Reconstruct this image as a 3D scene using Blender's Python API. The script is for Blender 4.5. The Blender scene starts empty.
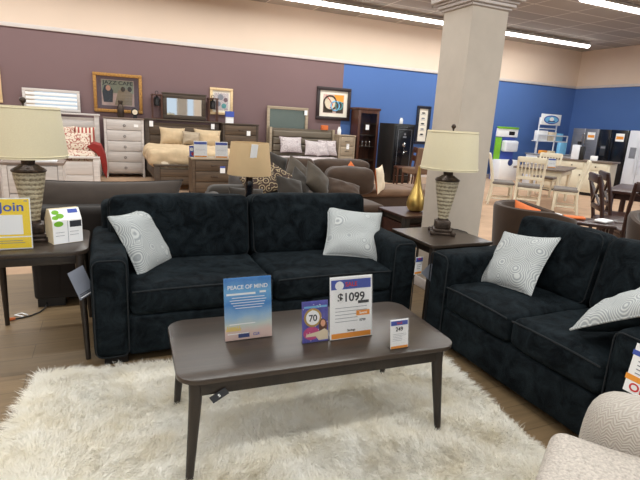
EXPOSURE = 0.0
import bpy, bmesh, math, random
import numpy as np
from mathutils import Vector, Matrix, Euler, noise
random.seed(4); rng = np.random.default_rng(7)
PI = math.pi
scene = bpy.context.scene
C = scene.collection
def R(d): return math.radians(d)
def lin(v):
    v = v/255.0
    return v/12.92 if v <= 0.04045 else ((v+0.055)/1.055)**2.4
def rgb(r, g, b): return (lin(r), lin(g), lin(b), 1.0)
# ------------------------------------------------------------------ materials
def new_mat(name):
    m = bpy.data.materials.new(name); m.use_nodes = True
    nt = m.node_tree; b = nt.nodes['Principled BSDF']
    return m, nt, b
def N(nt, t, **kw):
    n = nt.nodes.new(t)
    for k, v in kw.items():
        if k in n.inputs: n.inputs[k].default_value = v
        else: setattr(n, k, v)
    return n
def coords(nt, scale=(1,1,1), rot=(0,0,0)):
    tc = N(nt, 'ShaderNodeTexCoord'); mp = N(nt, 'ShaderNodeMapping')
    mp.inputs['Scale'].default_value = scale; mp.inputs['Rotation'].default_value = rot
    nt.links.new(tc.outputs['Object'], mp.inputs['Vector'])
    return mp.outputs['Vector']
def ramp(nt, fac, stops):
    r = N(nt, 'ShaderNodeValToRGB'); e = r.color_ramp.elements
    while len(e) < len(stops): e.new(0.5)
    for i, (p, c) in enumerate(stops): e[i].position = p; e[i].color = c
    nt.links.new(fac, r.inputs['Fac']); return r.outputs['Color']
def bump(nt, b, h, strength=0.2, dist=0.01):
    bp = N(nt, 'ShaderNodeBump'); bp.inputs['Strength'].default_value = strength
    bp.inputs['Distance'].default_value = dist
    nt.links.new(h, bp.inputs['Height']); nt.links.new(bp.outputs['Normal'], b.inputs['Normal'])
def plain(name, col, rough=0.6, metal=0.0, var=0.08, scale=(6,6,6), bmp=0.0, sheen=0.0, coat=0.0):
    m, nt, b = new_mat(name)
    v = coords(nt, scale)
    n = N(nt, 'ShaderNodeTexNoise', Scale=1.0, Detail=4.0, Roughness=0.6)
    nt.links.new(v, n.inputs['Vector'])
    c0 = tuple(max(0, x*(1-var*2)) for x in col[:3])+(1,); c1 = tuple(min(1, x*(1+var*2)) for x in col[:3])+(1,)
    nt.links.new(ramp(nt, n.outputs['Fac'], [(0.3, c0), (0.7, c1)]), b.inputs['Base Color'])
    b.inputs['Roughness'].default_value = rough; b.inputs['Metallic'].default_value = metal
    if sheen: b.inputs['Sheen Weight'].default_value = sheen; b.inputs['Sheen Roughness'].default_value = 0.4
    if coat: b.inputs['Coat Weight'].default_value = coat
    if bmp: bump(nt, b, n.outputs['Fac'], bmp)
    return m
def wood(name, c0, c1, rough=0.45, axis='x', s=1.0, bmp=0.15):
    m, nt, b = new_mat(name)
    sc = {'x': (1.5*s, 22*s, 22*s), 'y': (22*s, 1.5*s, 22*s), 'z': (22*s, 22*s, 1.5*s)}[axis]
    v = coords(nt, sc)
    n = N(nt, 'ShaderNodeTexNoise', Scale=1.0, Detail=6.0, Roughness=0.65, Distortion=0.6)
    nt.links.new(v, n.inputs['Vector'])
    nt.links.new(ramp(nt, n.outputs['Fac'], [(0.3, c0), (0.7, c1)]), b.inputs['Base Color'])
    b.inputs['Roughness'].default_value = rough
    bump(nt, b, n.outputs['Fac'], bmp, 0.003)
    return m
def velvet(name, c0, c1):
    m, nt, b = new_mat(name)
    v = coords(nt, (9, 9, 9))
    n = N(nt, 'ShaderNodeTexNoise', Scale=1.0, Detail=6.0, Roughness=0.72, Distortion=0.8)
    n2 = N(nt, 'ShaderNodeTexNoise', Scale=18.0, Detail=3.0)
    nt.links.new(v, n.inputs['Vector']); nt.links.new(v, n2.inputs['Vector'])
    nt.links.new(ramp(nt, n.outputs['Fac'], [(0.38, c0), (0.66, c1)]), b.inputs['Base Color'])
    b.inputs['Roughness'].default_value = 0.85; b.inputs['Specular IOR Level'].default_value = 0.08
    b.inputs['Sheen Weight'].default_value = 0.03; b.inputs['Sheen Roughness'].default_value = 0.45
    b.inputs['Sheen Tint'].default_value = rgb(140, 165, 180)
    bump(nt, b, n2.outputs['Fac'], 0.5, 0.006)
    return m
def swirl(name, ca, cb, vs=6.5, ring=48.0, thr=0.62, axis_scale=(1,0.25,1)):
    m, nt, b = new_mat(name)
    v = coords(nt, axis_scale)
    vo = N(nt, 'ShaderNodeTexVoronoi', Scale=vs); nt.links.new(v, vo.inputs['Vector'])
    mu = N(nt, 'ShaderNodeMath', operation='MULTIPLY'); mu.inputs[1].default_value = ring*2
    nt.links.new(vo.outputs['Distance'], mu.inputs[0])
    si = N(nt, 'ShaderNodeMath', operation='SINE'); nt.links.new(mu.outputs[0], si.inputs[0])
    md = N(nt, 'ShaderNodeMath', operation='MULTIPLY_ADD'); md.inputs[1].default_value = 0.5; md.inputs[2].default_value = 0.5
    nt.links.new(si.outputs[0], md.inputs[0])
    nt.links.new(ramp(nt, md.outputs[0], [(thr-0.25, ca), (thr+0.15, cb)]), b.inputs['Base Color'])
    b.inputs['Roughness'].default_value = 0.9
    bump(nt, b, md.outputs[0], 0.3, 0.004)
    return m
def emis(name, col, s):
    m, nt, b = new_mat(name)
    b.inputs['Base Color'].default_value = col
    b.inputs['Emission Color'].default_value = col; b.inputs['Emission Strength'].default_value = s
    return m
def glass(name, tint=(1,1,1,1), rough=0.02, ior=1.25):
    m, nt, b = new_mat(name)
    b.inputs['Base Color'].default_value = tint; b.inputs['Roughness'].default_value = rough
    b.inputs['Transmission Weight'].default_value = 1.0; b.inputs['IOR'].default_value = ior
    return m
def bands(name, c0, c1, freq, axis='z', sharp=0.08, rough=0.6):
    m, nt, b = new_mat(name)
    v = coords(nt, (1,1,1))
    w = N(nt, 'ShaderNodeTexWave', wave_type='BANDS', bands_direction=axis.upper(), Scale=freq, Distortion=0.0)
    nt.links.new(v, w.inputs['Vector'])
    nt.links.new(ramp(nt, w.outputs['Fac'], [(0.5-sharp, c0), (0.5+sharp, c1)]), b.inputs['Base Color'])
    b.inputs['Roughness'].default_value = rough
    return m

M = {}
M['navy'] = velvet('navy_chenille', rgb(7,11,14), rgb(30,37,41))
M['navy_pipe'] = plain('navy_piping', rgb(16,21,25), 0.95)
M['black'] = plain('black_paint', rgb(22,20,20), 0.45)
M['espresso'] = wood('espresso_wood', rgb(46,38,32), rgb(68,56,47), 0.28, 'x', 1.0, 0.06)
M['espresso_leg'] = wood('espresso_leg_wood', rgb(30,24,20), rgb(46,37,30), 0.4, 'z', 1.0, 0.06)
M['cocoa'] = plain('cocoa_microfibre', rgb(62,52,45), 0.9, bmp=0.1, sheen=0.2)
M['darkcocoa'] = plain('dark_cocoa_upholstery', rgb(36,30,27), 0.85, bmp=0.1, sheen=0.1)
M['choc'] = plain('chocolate_fabric', rgb(62,44,30), 0.9, bmp=0.1, sheen=0.2)
M['tanfab'] = plain('tan_fabric', rgb(112,86,66), 0.9, bmp=0.1, sheen=0.1)
M['olive'] = plain('taupe_pillow_fabric', rgb(70,60,48), 0.9, bmp=0.1, sheen=0.2)
M['darktaupe'] = plain('dark_taupe_fabric', rgb(46,39,32), 0.9, bmp=0.1, sheen=0.2)
M['orange'] = plain('orange_fabric', rgb(214,112,58), 0.9, bmp=0.1)
M['cream'] = plain('cream_fabric', rgb(226,210,184), 0.9, bmp=0.1)
M['bedcream'] = plain('beige_comforter', rgb(196,172,138), 0.9, bmp=0.2, var=0.06)
M['swirl'] = swirl('swirl_jacquard', rgb(152,156,157), rgb(194,196,194))
M['ikat'] = swirl('ikat_print', rgb(62,46,38), rgb(170,150,118), vs=13, ring=9, thr=0.8, axis_scale=(1,1,1))
M['paisley'] = swirl('pale_damask_print', rgb(206,196,194), rgb(170,156,158), vs=8, ring=14, thr=0.75, axis_scale=(1,1,1))
M['floral'] = swirl('red_floral_print', rgb(216,200,180), rgb(150,52,44), vs=14, ring=6, thr=0.95, axis_scale=(1,1,1))
M['stripe'] = bands('red_cream_stripe', rgb(222,208,188), rgb(158,62,52), 4.5, 'x', 0.2)
M['red'] = plain('red_quilt_lining', rgb(138,38,32), 0.9)
M['white_wood'] = wood('whitewashed_wood', rgb(192,184,178), rgb(222,214,208), 0.6, 'x')
M['white_panel'] = wood('whitewashed_panel', rgb(186,178,172), rgb(214,206,200), 0.6, 'x')
M['grey_top'] = wood('grey_brown_top', rgb(112,96,86), rgb(140,122,110), 0.5)
M['rustic'] = wood('rustic_grey_wood', rgb(66,52,40), rgb(104,84,64), 0.6, 'x')
M['rustic_dark'] = wood('rustic_dark_wood', rgb(58,46,38), rgb(84,70,56), 0.6, 'x')
M['rustic_pale'] = wood('weathered_pale_wood', rgb(146,130,108), rgb(178,160,136), 0.6, 'x')
M['greybed'] = wood('grey_brown_bed_wood', rgb(96,86,72), rgb(116,104,88), 0.55, 'x')
M['cherry'] = wood('cherry_wood', rgb(58,30,20), rgb(94,54,34), 0.4, 'z')
M['darkwood'] = wood('dark_brown_wood', rgb(44,26,22), rgb(70,42,34), 0.35, 'x', bmp=0.05)
M['antique'] = plain('antique_white_paint', rgb(222,212,188), 0.5, var=0.03)
M['greyseat'] = plain('grey_seat_fabric', rgb(122,114,108), 0.9)
M['dinetop'] = wood('brown_grey_table_top', rgb(92,78,68), rgb(122,106,92), 0.45, 'x')
M['steel'] = plain('stainless_steel', rgb(140,140,146), 0.35, metal=0.6, scale=(3,3,60))
M['blacksteel'] = plain('glossy_black_enamel', rgb(14,16,22), 0.2)
M['whiteapp'] = plain('white_enamel', rgb(226,228,234), 0.3, var=0.02)
M['chrome'] = plain('chrome', rgb(200,200,200), 0.15, metal=1.0, var=0.02)
M['bronze'] = plain('aged_bronze', rgb(70,58,50), 0.4, metal=0.6, var=0.25, scale=(30,30,30), bmp=0.4)
M['gold'] = plain('gold_lustre_glaze', rgb(200,168,96), 0.28, metal=0.85, var=0.15, scale=(12,12,2))
M['wallc'] = plain('cream_wall_paint', rgb(224,202,182), 0.9, var=0.02, scale=(.4,.4,.4))
M['mauve'] = plain('mauve_wall_paint', rgb(124,100,100), 0.9, var=0.02, scale=(.5,.5,.5))
M['blue'] = plain('blue_wall_paint', rgb(77,110,169), 0.9, var=0.02, scale=(.5,.5,.5))
M['trimw'] = plain('trim_paint', rgb(206,196,190), 0.6, var=0.02)
M['pillar'] = plain('pillar_paint', rgb(202,190,176), 0.8, var=0.02)
M['paper'] = plain('white_card', rgb(250,249,248), 0.5, var=0.01)
M['pgrey'] = plain('grey_ink', rgb(130,132,140), 0.6)
M['pdark'] = plain('dark_ink', rgb(44,46,52), 0.6)
M['pblue'] = plain('blue_ink', rgb(66,88,176), 0.5, var=0.03)
M['pnavy'] = plain('navy_ink', rgb(40,60,120), 0.5)
M['pred'] = plain('red_ink', rgb(208,48,52), 0.5)
M['porange'] = plain('orange_ink', rgb(240,156,56), 0.5, var=0.03)
M['pyellow'] = plain('yellow_ink', rgb(255,220,8), 0.5, var=0.02)
M['pgreen'] = plain('lime_green_ink', rgb(122,186,42), 0.5, var=0.05)
M['ppink'] = plain('rose_ink', rgb(200,70,130), 0.5)
M['skin'] = plain('printed_skin_tone', rgb(226,172,140), 0.6)
M['hair'] = plain('printed_brown_hair', rgb(96,54,36), 0.6)
M['plumblue'] = plain('purple_blue_ink', rgb(86,84,170), 0.5, var=0.15, scale=(30,30,30))
M['sand'] = plain('printed_sand', rgb(206,178,168), 0.5)
M['cyan'] = plain('pale_blue_ink', rgb(120,186,226), 0.5)
M['cardside'] = plain('cream_card', rgb(222,204,168), 0.7)
M['tag'] = plain('grey_tag_card', rgb(128,132,144), 0.6, var=0.03)
def m_acr(name):
    m, nt, b = new_mat(name)
    out = nt.nodes['Material Output']; tr = N(nt, 'ShaderNodeBsdfTransparent'); gl = N(nt, 'ShaderNodeBsdfGlossy', Roughness=0.05); mx = N(nt, 'ShaderNodeMixShader')
    fr = N(nt, 'ShaderNodeFresnel', IOR=1.35)
    nt.links.new(fr.outputs[0], mx.inputs[0]); nt.links.new(tr.outputs[0], mx.inputs[1]); nt.links.new(gl.outputs[0], mx.inputs[2]); nt.links.new(mx.outputs[0], out.inputs['Surface'])
    return m
M['acrylic'] = m_acr('clear_acrylic')
M['pane'] = m_acr('cabinet_glass')
M['mirror'] = plain('mirror_silver', rgb(225,228,228), 0.03, metal=1.0, var=0.0)
M['mirror_dull'] = plain('hazy_mirror_glass', rgb(120,130,122), 0.25, metal=0.7, var=0.02)
M['housing'] = plain('white_light_housing', rgb(214,210,202), 0.6, var=0.02)
M['tube'] = emis('fluorescent_tube', (1.0,0.97,0.92,1), 9.0)
M['teal'] = plain('teal_print', rgb(90,150,150), 0.7)
M['poster'] = plain('printed_sage_sky', rgb(150,156,136), 0.7)
M['rope'] = plain('black_cable', rgb(26,24,24), 0.6)
M['goldframe'] = plain('gilt_moulding', rgb(168,122,62), 0.45, metal=0.35, var=0.3, scale=(40,40,40), bmp=0.6)
M['paleframe'] = plain('champagne_moulding', rgb(226,196,150), 0.4, metal=0.2, var=0.06, scale=(40,40,40))
M['blackframe'] = plain('dark_moulding', rgb(46,34,34), 0.35, var=0.1)
M['navyframe'] = plain('navy_black_moulding', rgb(24,26,40), 0.35, var=0.1)
M['matcream'] = plain('cream_mat_board', rgb(238,230,214), 0.8, var=0.01)
M['matplum'] = plain('plum_mat_board', rgb(112,90,96), 0.7, var=0.02)
def m_shade():
    m, nt, b = new_mat('linen_shade')
    v = coords(nt, (1,1,1))
    w = N(nt, 'ShaderNodeTexNoise', Scale=220.0, Detail=2.0); nt.links.new(v, w.inputs['Vector'])
    nt.links.new(ramp(nt, w.outputs['Fac'], [(0.3, rgb(222,210,178)), (0.7, rgb(228,217,186))]), b.inputs['Base Color'])
    b.inputs['Roughness'].default_value = 0.9; b.inputs['Transmission Weight'].default_value = 0.0
    b.inputs['Subsurface Weight'].default_value = 0.15; b.inputs['Subsurface Radius'].default_value = (0.02,0.02,0.015)
    return m
M['shade'] = m_shade()
M['shade_tan'] = plain('tan_shade_fabric', rgb(206,176,134), 0.9, var=0.02)
def m_urn():
    m, nt, b = new_mat('banded_mosaic_glaze')
    v = coords(nt, (1,1,1))
    w = N(nt, 'ShaderNodeTexWave', wave_type='BANDS', bands_direction='Z', Scale=11.0, Distortion=2.4, Detail=2.0)
    w.inputs['Detail Scale'].default_value = 6.0
    n = N(nt, 'ShaderNodeTexVoronoi', Scale=75.0)
    nt.links.new(v, w.inputs['Vector']); nt.links.new(v, n.inputs['Vector'])
    mx = N(nt, 'ShaderNodeMath', operation='MULTIPLY_ADD'); mx.inputs[1].default_value = 0.6
    nt.links.new(n.outputs['Distance'], mx.inputs[0]); nt.links.new(w.outputs['Fac'], mx.inputs[2])
    nt.links.new(ramp(nt, mx.outputs[0], [(0.2, rgb(120,108,88)), (0.6, rgb(152,140,116)), (1.0, rgb(186,174,148))]), b.inputs['Base Color'])
    b.inputs['Roughness'].default_value = 0.3
    bump(nt, b, mx.outputs[0], 0.5, 0.004)
    return m
M['urn'] = m_urn()
def m_floor(name, c0, c1, rot=0):
    m, nt, b = new_mat(name)
    v = coords(nt, (1,1,1), (0,0,rot))
    br = N(nt, 'ShaderNodeTexBrick'); br.offset = 0.37
    br.inputs['Scale'].default_value = 1.0; br.inputs['Mortar Size'].default_value = 0.002
    br.inputs['Brick Width'].default_value = 1.25; br.inputs['Row Height'].default_value = 0.19
    br.inputs['Color1'].default_value = c0; br.inputs['Color2'].default_value = c1
    br.inputs['Mortar'].default_value = tuple(x*0.55 for x in c0[:3])+(1,); br.inputs['Bias'].default_value = 0.0
    nt.links.new(v, br.inputs['Vector'])
    v2 = coords(nt, (2,26,26), (0,0,rot))
    n = N(nt, 'ShaderNodeTexNoise', Scale=1.0, Detail=5.0, Roughness=0.7, Distortion=0.5); nt.links.new(v2, n.inputs['Vector'])
    mx = N(nt, 'ShaderNodeMix', data_type='RGBA', blend_type='MULTIPLY'); mx.inputs['Factor'].default_value = 1.0
    nt.links.new(br.outputs['Color'], mx.inputs['A'])
    nt.links.new(ramp(nt, n.outputs['Fac'], [(0.3, (0.78,0.78,0.78,1)), (0.7, (1.12,1.12,1.12,1))]), mx.inputs['B'])
    nt.links.new(mx.outputs['Result'], b.inputs['Base Color'])
    b.inputs['Roughness'].default_value = 0.5
    return m
M['floor'] = m_floor('laminate_planks', rgb(122,100,72), rgb(134,110,80))
M['floor2'] = plain('tan_floor', rgb(184,152,124), 0.95, var=0.06, scale=(3,3,3))
def m_ceiling():
    m, nt, b = new_mat('ceiling_tiles')
    v = coords(nt, (1,1,1))
    br = N(nt, 'ShaderNodeTexBrick'); br.offset = 0.0
    br.inputs['Scale'].default_value = 1.0; br.inputs['Mortar Size'].default_value = 0.018
    br.inputs['Brick Width'].default_value = 1.21; br.inputs['Row Height'].default_value = 0.61
    br.inputs['Color1'].default_value = rgb(186,176,164); br.inputs['Color2'].default_value = rgb(166,158,148)
    br.inputs['Mortar'].default_value = rgb(226,220,208)
    nt.links.new(v, br.inputs['Vector'])
    nt.links.new(br.outputs['Color'], b.inputs['Base Color']); b.inputs['Roughness'].default_value = 0.9
    return m
M['ceiling'] = m_ceiling()
def m_rug(name):
    m, nt, b = new_mat(name)
    v = coords(nt, (1,1,1))
    n = N(nt, 'ShaderNodeTexNoise', Scale=5.0, Detail=5.0, Roughness=0.6); nt.links.new(v, n.inputs['Vector'])
    nt.links.new(ramp(nt, n.outputs['Fac'], [(0.3, rgb(240,232,214)), (0.5, rgb(248,243,232)), (0.7, rgb(252,249,242))]), b.inputs['Base Color'])
    b.inputs['Roughness'].default_value = 0.8; b.inputs['Specular IOR Level'].default_value = 0.1
    out = nt.nodes['Material Output']; tl = N(nt, 'ShaderNodeBsdfTranslucent'); mx = N(nt, 'ShaderNodeMixShader'); mx.inputs[0].default_value = 0.18
    nt.links.new(b.inputs['Base Color'].links[0].from_socket, tl.inputs['Color'])
    nt.links.new(b.outputs[0], mx.inputs[1]); nt.links.new(tl.outputs[0], mx.inputs[2]); nt.links.new(mx.outputs[0], out.inputs['Surface'])
    return m
M['rug'] = m_rug('ivory_shag')
def m_chev():
    m, nt, b = new_mat('chevron_jacquard')
    v = coords(nt, (1,1,1)); sp = N(nt, 'ShaderNodeSeparateXYZ'); nt.links.new(v, sp.inputs[0])
    nz = N(nt, 'ShaderNodeTexNoise', Scale=14.0, Detail=3.0); nt.links.new(v, nz.inputs['Vector'])
    ad = N(nt, 'ShaderNodeMath', operation='ADD'); nt.links.new(sp.outputs['X'], ad.inputs[0]); nt.links.new(sp.outputs['Y'], ad.inputs[1])
    pp = N(nt, 'ShaderNodeMath', operation='PINGPONG'); pp.inputs[1].default_value = 0.018; nt.links.new(ad.outputs[0], pp.inputs[0])
    a1 = N(nt, 'ShaderNodeMath', operation='ADD'); nt.links.new(pp.outputs[0], a1.inputs[0]); nt.links.new(sp.outputs['Z'], a1.inputs[1])
    a2 = N(nt, 'ShaderNodeMath', operation='MULTIPLY_ADD'); a2.inputs[1].default_value = 0.05; nt.links.new(nz.outputs['Fac'], a2.inputs[0]); nt.links.new(a1.outputs[0], a2.inputs[2])
    m3 = N(nt, 'ShaderNodeMath', operation='MULTIPLY'); m3.inputs[1].default_value = 480.0; nt.links.new(a2.outputs[0], m3.inputs[0])
    si = N(nt, 'ShaderNodeMath', operation='SINE'); nt.links.new(m3.outputs[0], si.inputs[0])
    md = N(nt, 'ShaderNodeMath', operation='MULTIPLY_ADD'); md.inputs[1].default_value = 0.5; md.inputs[2].default_value = 0.5; nt.links.new(si.outputs[0], md.inputs[0])
    nt.links.new(ramp(nt, md.outputs[0], [(0.1, rgb(172,162,152)), (0.9, rgb(188,180,170))]), b.inputs['Base Color'])
    b.inputs['Roughness'].default_value = 0.9; bump(nt, b, md.outputs[0], 0.5, 0.004)
    return m
M['chevron'] = m_chev()
M['boucle'] = plain('speckled_ivory_boucle', rgb(184,174,164), 0.95, var=0.14, scale=(110,110,110), bmp=0.5)
def m_beach():
    m, nt, b = new_mat('printed_sky_and_beach')
    v = coords(nt, (1,1,1))
    sp = N(nt, 'ShaderNodeSeparateXYZ'); nt.links.new(v, sp.inputs[0])
    n = N(nt, 'ShaderNodeTexNoise', Scale=14.0, Detail=4.0); nt.links.new(v, n.inputs['Vector'])
    a = N(nt, 'ShaderNodeMath', operation='MULTIPLY_ADD'); a.inputs[1].default_value = 0.06
    nt.links.new(n.outputs['Fac'], a.inputs[0]); nt.links.new(sp.outputs['Z'], a.inputs[2])
    a2 = N(nt, 'ShaderNodeMath', operation='MULTIPLY'); a2.inputs[1].default_value = 3.2; nt.links.new(a.outputs[0], a2.inputs[0])
    nt.links.new(ramp(nt, a2.outputs[0], [(0.0, rgb(206,170,160)), (0.22, rgb(222,196,186)), (0.32, rgb(206,214,206)), (0.45, rgb(150,190,222)), (0.62, rgb(58,138,208)), (0.82, rgb(112,178,224)), (1.0, rgb(50,128,200))]), b.inputs['Base Color'])
    b.inputs['Roughness'].default_value = 0.35
    return m
M['beach'] = m_beach()

# ------------------------------------------------------------------ geometry
class G:
    """collects shapes and links them as one mesh"""
    def __init__(s): s.bm = bmesh.new()
    def _add(s, b2, mat=None):
        me = bpy.data.meshes.new('tmp'); b2.to_mesh(me); b2.free()
        if mat is not None: me.transform(mat)
        s.bm.from_mesh(me); bpy.data.meshes.remove(me); return s
    def box(s, x0, x1, y0, y1, z0, z1, bev=0.0, seg=2, mat=None):
        b = bmesh.new(); bmesh.ops.create_cube(b, size=1)
        for v in b.verts: v.co = Vector(((x0+x1)/2+v.co.x*(x1-x0), (y0+y1)/2+v.co.y*(y1-y0), (z0+z1)/2+v.co.z*(z1-z0)))
        if bev: bmesh.ops.bevel(b, geom=b.edges[:], offset=bev, segments=seg, affect='EDGES', profile=0.5)
        return s._add(b, mat)
    def prism(s, pts, y0, y1, axis='y', bev=0.0, mat=None):
        b = bmesh.new()
        def P(a, c, t): return {'y': (a, t, c), 'x': (t, a, c), 'z': (a, c, t)}[axis]
        A = [b.verts.new(P(a, c, y0)) for a, c in pts]; B = [b.verts.new(P(a, c, y1)) for a, c in pts]
        b.faces.new(A); b.faces.new(B[::-1]); n = len(pts)
        for i in range(n): b.faces.new((A[i], B[i], B[(i+1)%n], A[(i+1)%n]))
        bmesh.ops.recalc_face_normals(b, faces=b.faces[:])
        if bev: bmesh.ops.bevel(b, geom=b.edges[:], offset=bev, segments=2, affect='EDGES', profile=0.5)
        return s._add(b, mat)
    def lathe(s, prof, n=32, mat=None, sq=0.0):
        b = bmesh.new(); rings = []
        for r, z in prof:
            ring = []
            for i in range(n):
                a = 2*PI*i/n
                ring.append(b.verts.new((r*math.cos(a), r*math.sin(a), z)))
            rings.append(ring)
        for k in range(len(rings)-1):
            for i in range(n): b.faces.new((rings[k][i], rings[k][(i+1)%n], rings[k+1][(i+1)%n], rings[k+1][i]))
        b.faces.new(rings[0][::-1]); b.faces.new(rings[-1])
        return s._add(b, mat)
    def tube(s, pts, rad, n=10, closed=False):
        b = bmesh.new(); P = [Vector(p) for p in pts]; rs = rad if isinstance(rad, (list, tuple)) else [rad]*len(P); rings = []
        for i, p in enumerate(P):
            if closed: t = P[(i+1)%len(P)]-P[i-1]
            else: t = P[min(i+1, len(P)-1)]-P[max(i-1, 0)]
            t.normalize(); u = t.orthogonal() if abs(t.z) > .9 else Vector((-t.y, t.x, 0)); u.normalize()
            if abs(t.z) > .9: u = Vector((1,0,0)); u = (u-t*u.dot(t)).normalized()
            w = t.cross(u)
            rings.append([b.verts.new(p+(u*math.cos(2*PI*k/n)+w*math.sin(2*PI*k/n))*rs[i]) for k in range(n)])
        m = len(rings)
        for i in range(m if closed else m-1):
            A, B = rings[i], rings[(i+1)%m]
            for k in range(n): b.faces.new((A[k], A[(k+1)%n], B[(k+1)%n], B[k]))
        if not closed: b.faces.new(rings[0][::-1]); b.faces.new(rings[-1])
        bmesh.ops.recalc_face_normals(b, faces=b.faces[:])
        return s._add(b)
    def cushion(s, x0, x1, y0, y1, z0, z1, r=0.05, bul=(0,0,0), wr=0.004, mat=None, n=12, seed=0):
        """soft upholstered block: rounded edges, crowned faces, faint creases"""
        b = bmesh.new(); h = Vector(((x1-x0)/2, (y1-y0)/2, (z1-z0)/2)); c = Vector(((x0+x1)/2, (y0+y1)/2, (z0+z1)/2))
        r = min(r, min(h)*0.98)
        def ax(H):
            a = [-H+r*(1-math.cos(PI/2*i/4)) for i in range(5)]
            mid = [(-H+r)+(2*(H-r))*i/n for i in range(1, n)]
            return a+mid+[-q for q in a[::-1]]
        A = [ax(h.x), ax(h.y), ax(h.z)]; grid = {}
        def vt(i, j, k):
            if (i, j, k) in grid: return grid[(i, j, k)]
            q = Vector((A[0][i], A[1][j], A[2][k]))
            inn = Vector([max(-(h[t]-r), min(h[t]-r, q[t])) for t in range(3)]); d = q-inn
            if d.length > 1e-9: q = inn+d.normalized()*r if (sum(1 for t in range(3) if abs(d[t]) > 1e-9) > 1 or True) else q
            f = [1-(min(1, abs(q[t])/h[t]))**2.2 for t in range(3)]
            for t in range(3):
                o = [u for u in range(3) if u != t]
                q[t] += math.copysign(1, q[t])*bul[t]*f[o[0]]*f[o[1]]*min(1, abs(q[t])/h[t])
            if wr:
                nv = noise.noise_vector((q+c)*4.5+Vector((seed*3.1, seed, 0)))+0.5*noise.noise_vector((q+c)*11+Vector((seed, 0, 5)))
                q = q+nv*wr
            v = b.verts.new(q+c); grid[(i, j, k)] = v; return v
        L = [len(a)-1 for a in A]
        for i in range(L[0]):
            for j in range(L[1]):
                b.faces.new((vt(i,j,0), vt(i,j+1,0), vt(i+1,j+1,0), vt(i+1,j,0)))
                b.faces.new((vt(i,j,L[2]), vt(i+1,j,L[2]), vt(i+1,j+1,L[2]), vt(i,j+1,L[2])))
        for i in range(L[0]):
            for k in range(L[2]):
                b.faces.new((vt(i,0,k), vt(i+1,0,k), vt(i+1,0,k+1), vt(i,0,k+1)))
                b.faces.new((vt(i,L[1],k), vt(i,L[1],k+1), vt(i+1,L[1],k+1), vt(i+1,L[1],k)))
        for j in range(L[1]):
            for k in range(L[2]):
                b.faces.new((vt(0,j,k), vt(0,j,k+1), vt(0,j+1,k+1), vt(0,j+1,k)))
                b.faces.new((vt(L[0],j,k), vt(L[0],j+1,k), vt(L[0],j+1,k+1), vt(L[0],j,k+1)))
        return s._add(b, mat)
    def half_pillow(s, w, h, t, side, n=22, c=0.09, seed=0, t0=0.006):
        b = bmesh.new(); g = []
        for i in range(n+1):
            row = []
            for j in range(n+1):
                x = -math.cos(PI*i/n); z = -math.cos(PI*j/n)
                f = max(0, (1-abs(x)**3.0)*(1-abs(z)**3.0))**0.55
                px = w/2*x*(1-c*(1-z*z)); pz = h/2*z*(1-c*(1-x*x))
                nz = noise.noise(Vector((x*2+seed, z*2, seed)))*0.016+noise.noise(Vector((x*5, z*5+seed, seed)))*0.006
                row.append(b.verts.new((px, side*(t0*(1 if f > 0 else 0)*0+(t/2)*f+nz*f), pz)))
            g.append(row)
        for i in range(n):
            for j in range(n):
                q = (g[i][j], g[i+1][j], g[i+1][j+1], g[i][j+1])
                b.faces.new(q if side < 0 else q[::-1])
        return s._add(b)
    def build(s, name, mat, parent=None, smooth=True, loc=None, rot=None, angle=40):
        me = bpy.data.meshes.new(name); s.bm.to_mesh(me); s.bm.free()
        o = bpy.data.objects.new(name, me); C.objects.link(o); me.materials.append(M[mat] if isinstance(mat, str) else mat)
        if smooth:
            me.polygons.foreach_set('use_smooth', [True]*len(me.polygons))
            try: me.set_sharp_from_angle(angle=R(angle))
            except Exception: pass
        if parent is not None: o.parent = parent
        if loc is not None: o.location = loc
        if rot is not None: o.rotation_euler = rot
        return o
def tag(o, label, cat, group=None):
    o['label'] = label; o['category'] = cat
    if group: o['group'] = group
    return o
def thing(name, label, cat, loc=(0,0,0), rz=0.0, group=None, rot=None):
    o = bpy.data.objects.new(name, None); C.objects.link(o); o.empty_display_size = 0.1
    o.location = loc; o.rotation_euler = rot if rot is not None else (0,0,R(rz))
    return tag(o, label, cat, group)
def struct(name, g, mat, **k):
    o = g.build(name, mat, **k); o['kind'] = 'structure'; return o
def dup(root, loc, rz=None, label=None, group=None, rot=None):
    r = root.copy(); C.objects.link(r); r.location = loc
    if rz is not None: r.rotation_euler = (0,0,R(rz))
    if rot is not None: r.rotation_euler = rot
    if label: r['label'] = label
    if group: r['group'] = group
    for ch in list(root.children):
        c = ch.copy(); C.objects.link(c); c.parent = r
        for g in list(ch.children):
            d = g.copy(); C.objects.link(d); d.parent = c
    return r
def text(body, size, mat, parent, loc, rot=(PI/2,0,0), name='lettering', align='CENTER', sx=1.0, ext=0.0006):
    cu = bpy.data.curves.new('t', 'FONT'); cu.body = body; cu.size = size; cu.align_x = align; cu.align_y = 'CENTER'; cu.extrude = ext; cu.offset = size*0.018
    to = bpy.data.objects.new('t', cu); C.objects.link(to)
    dg = bpy.context.evaluated_depsgraph_get(); me = bpy.data.meshes.new_from_object(to.evaluated_get(dg))
    bpy.data.objects.remove(to); bpy.data.curves.remove(cu)
    me.transform(Matrix.Diagonal((sx,1,1,1))); me.name = name; me.materials.clear(); me.materials.append(M[mat])
    o = bpy.data.objects.new(name, me); C.objects.link(o); o.parent = parent; o.location = loc; o.rotation_euler = rot
    return o
def fl(parent, name, mat, x0, x1, z0, z1, y=-0.001, t=0.0008, mk=None):
    """printed patch on an upright sheet facing -y"""
    return G().box(x0, x1, y-t, y, z0, z1).build(name, mat, parent, smooth=False)
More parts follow.
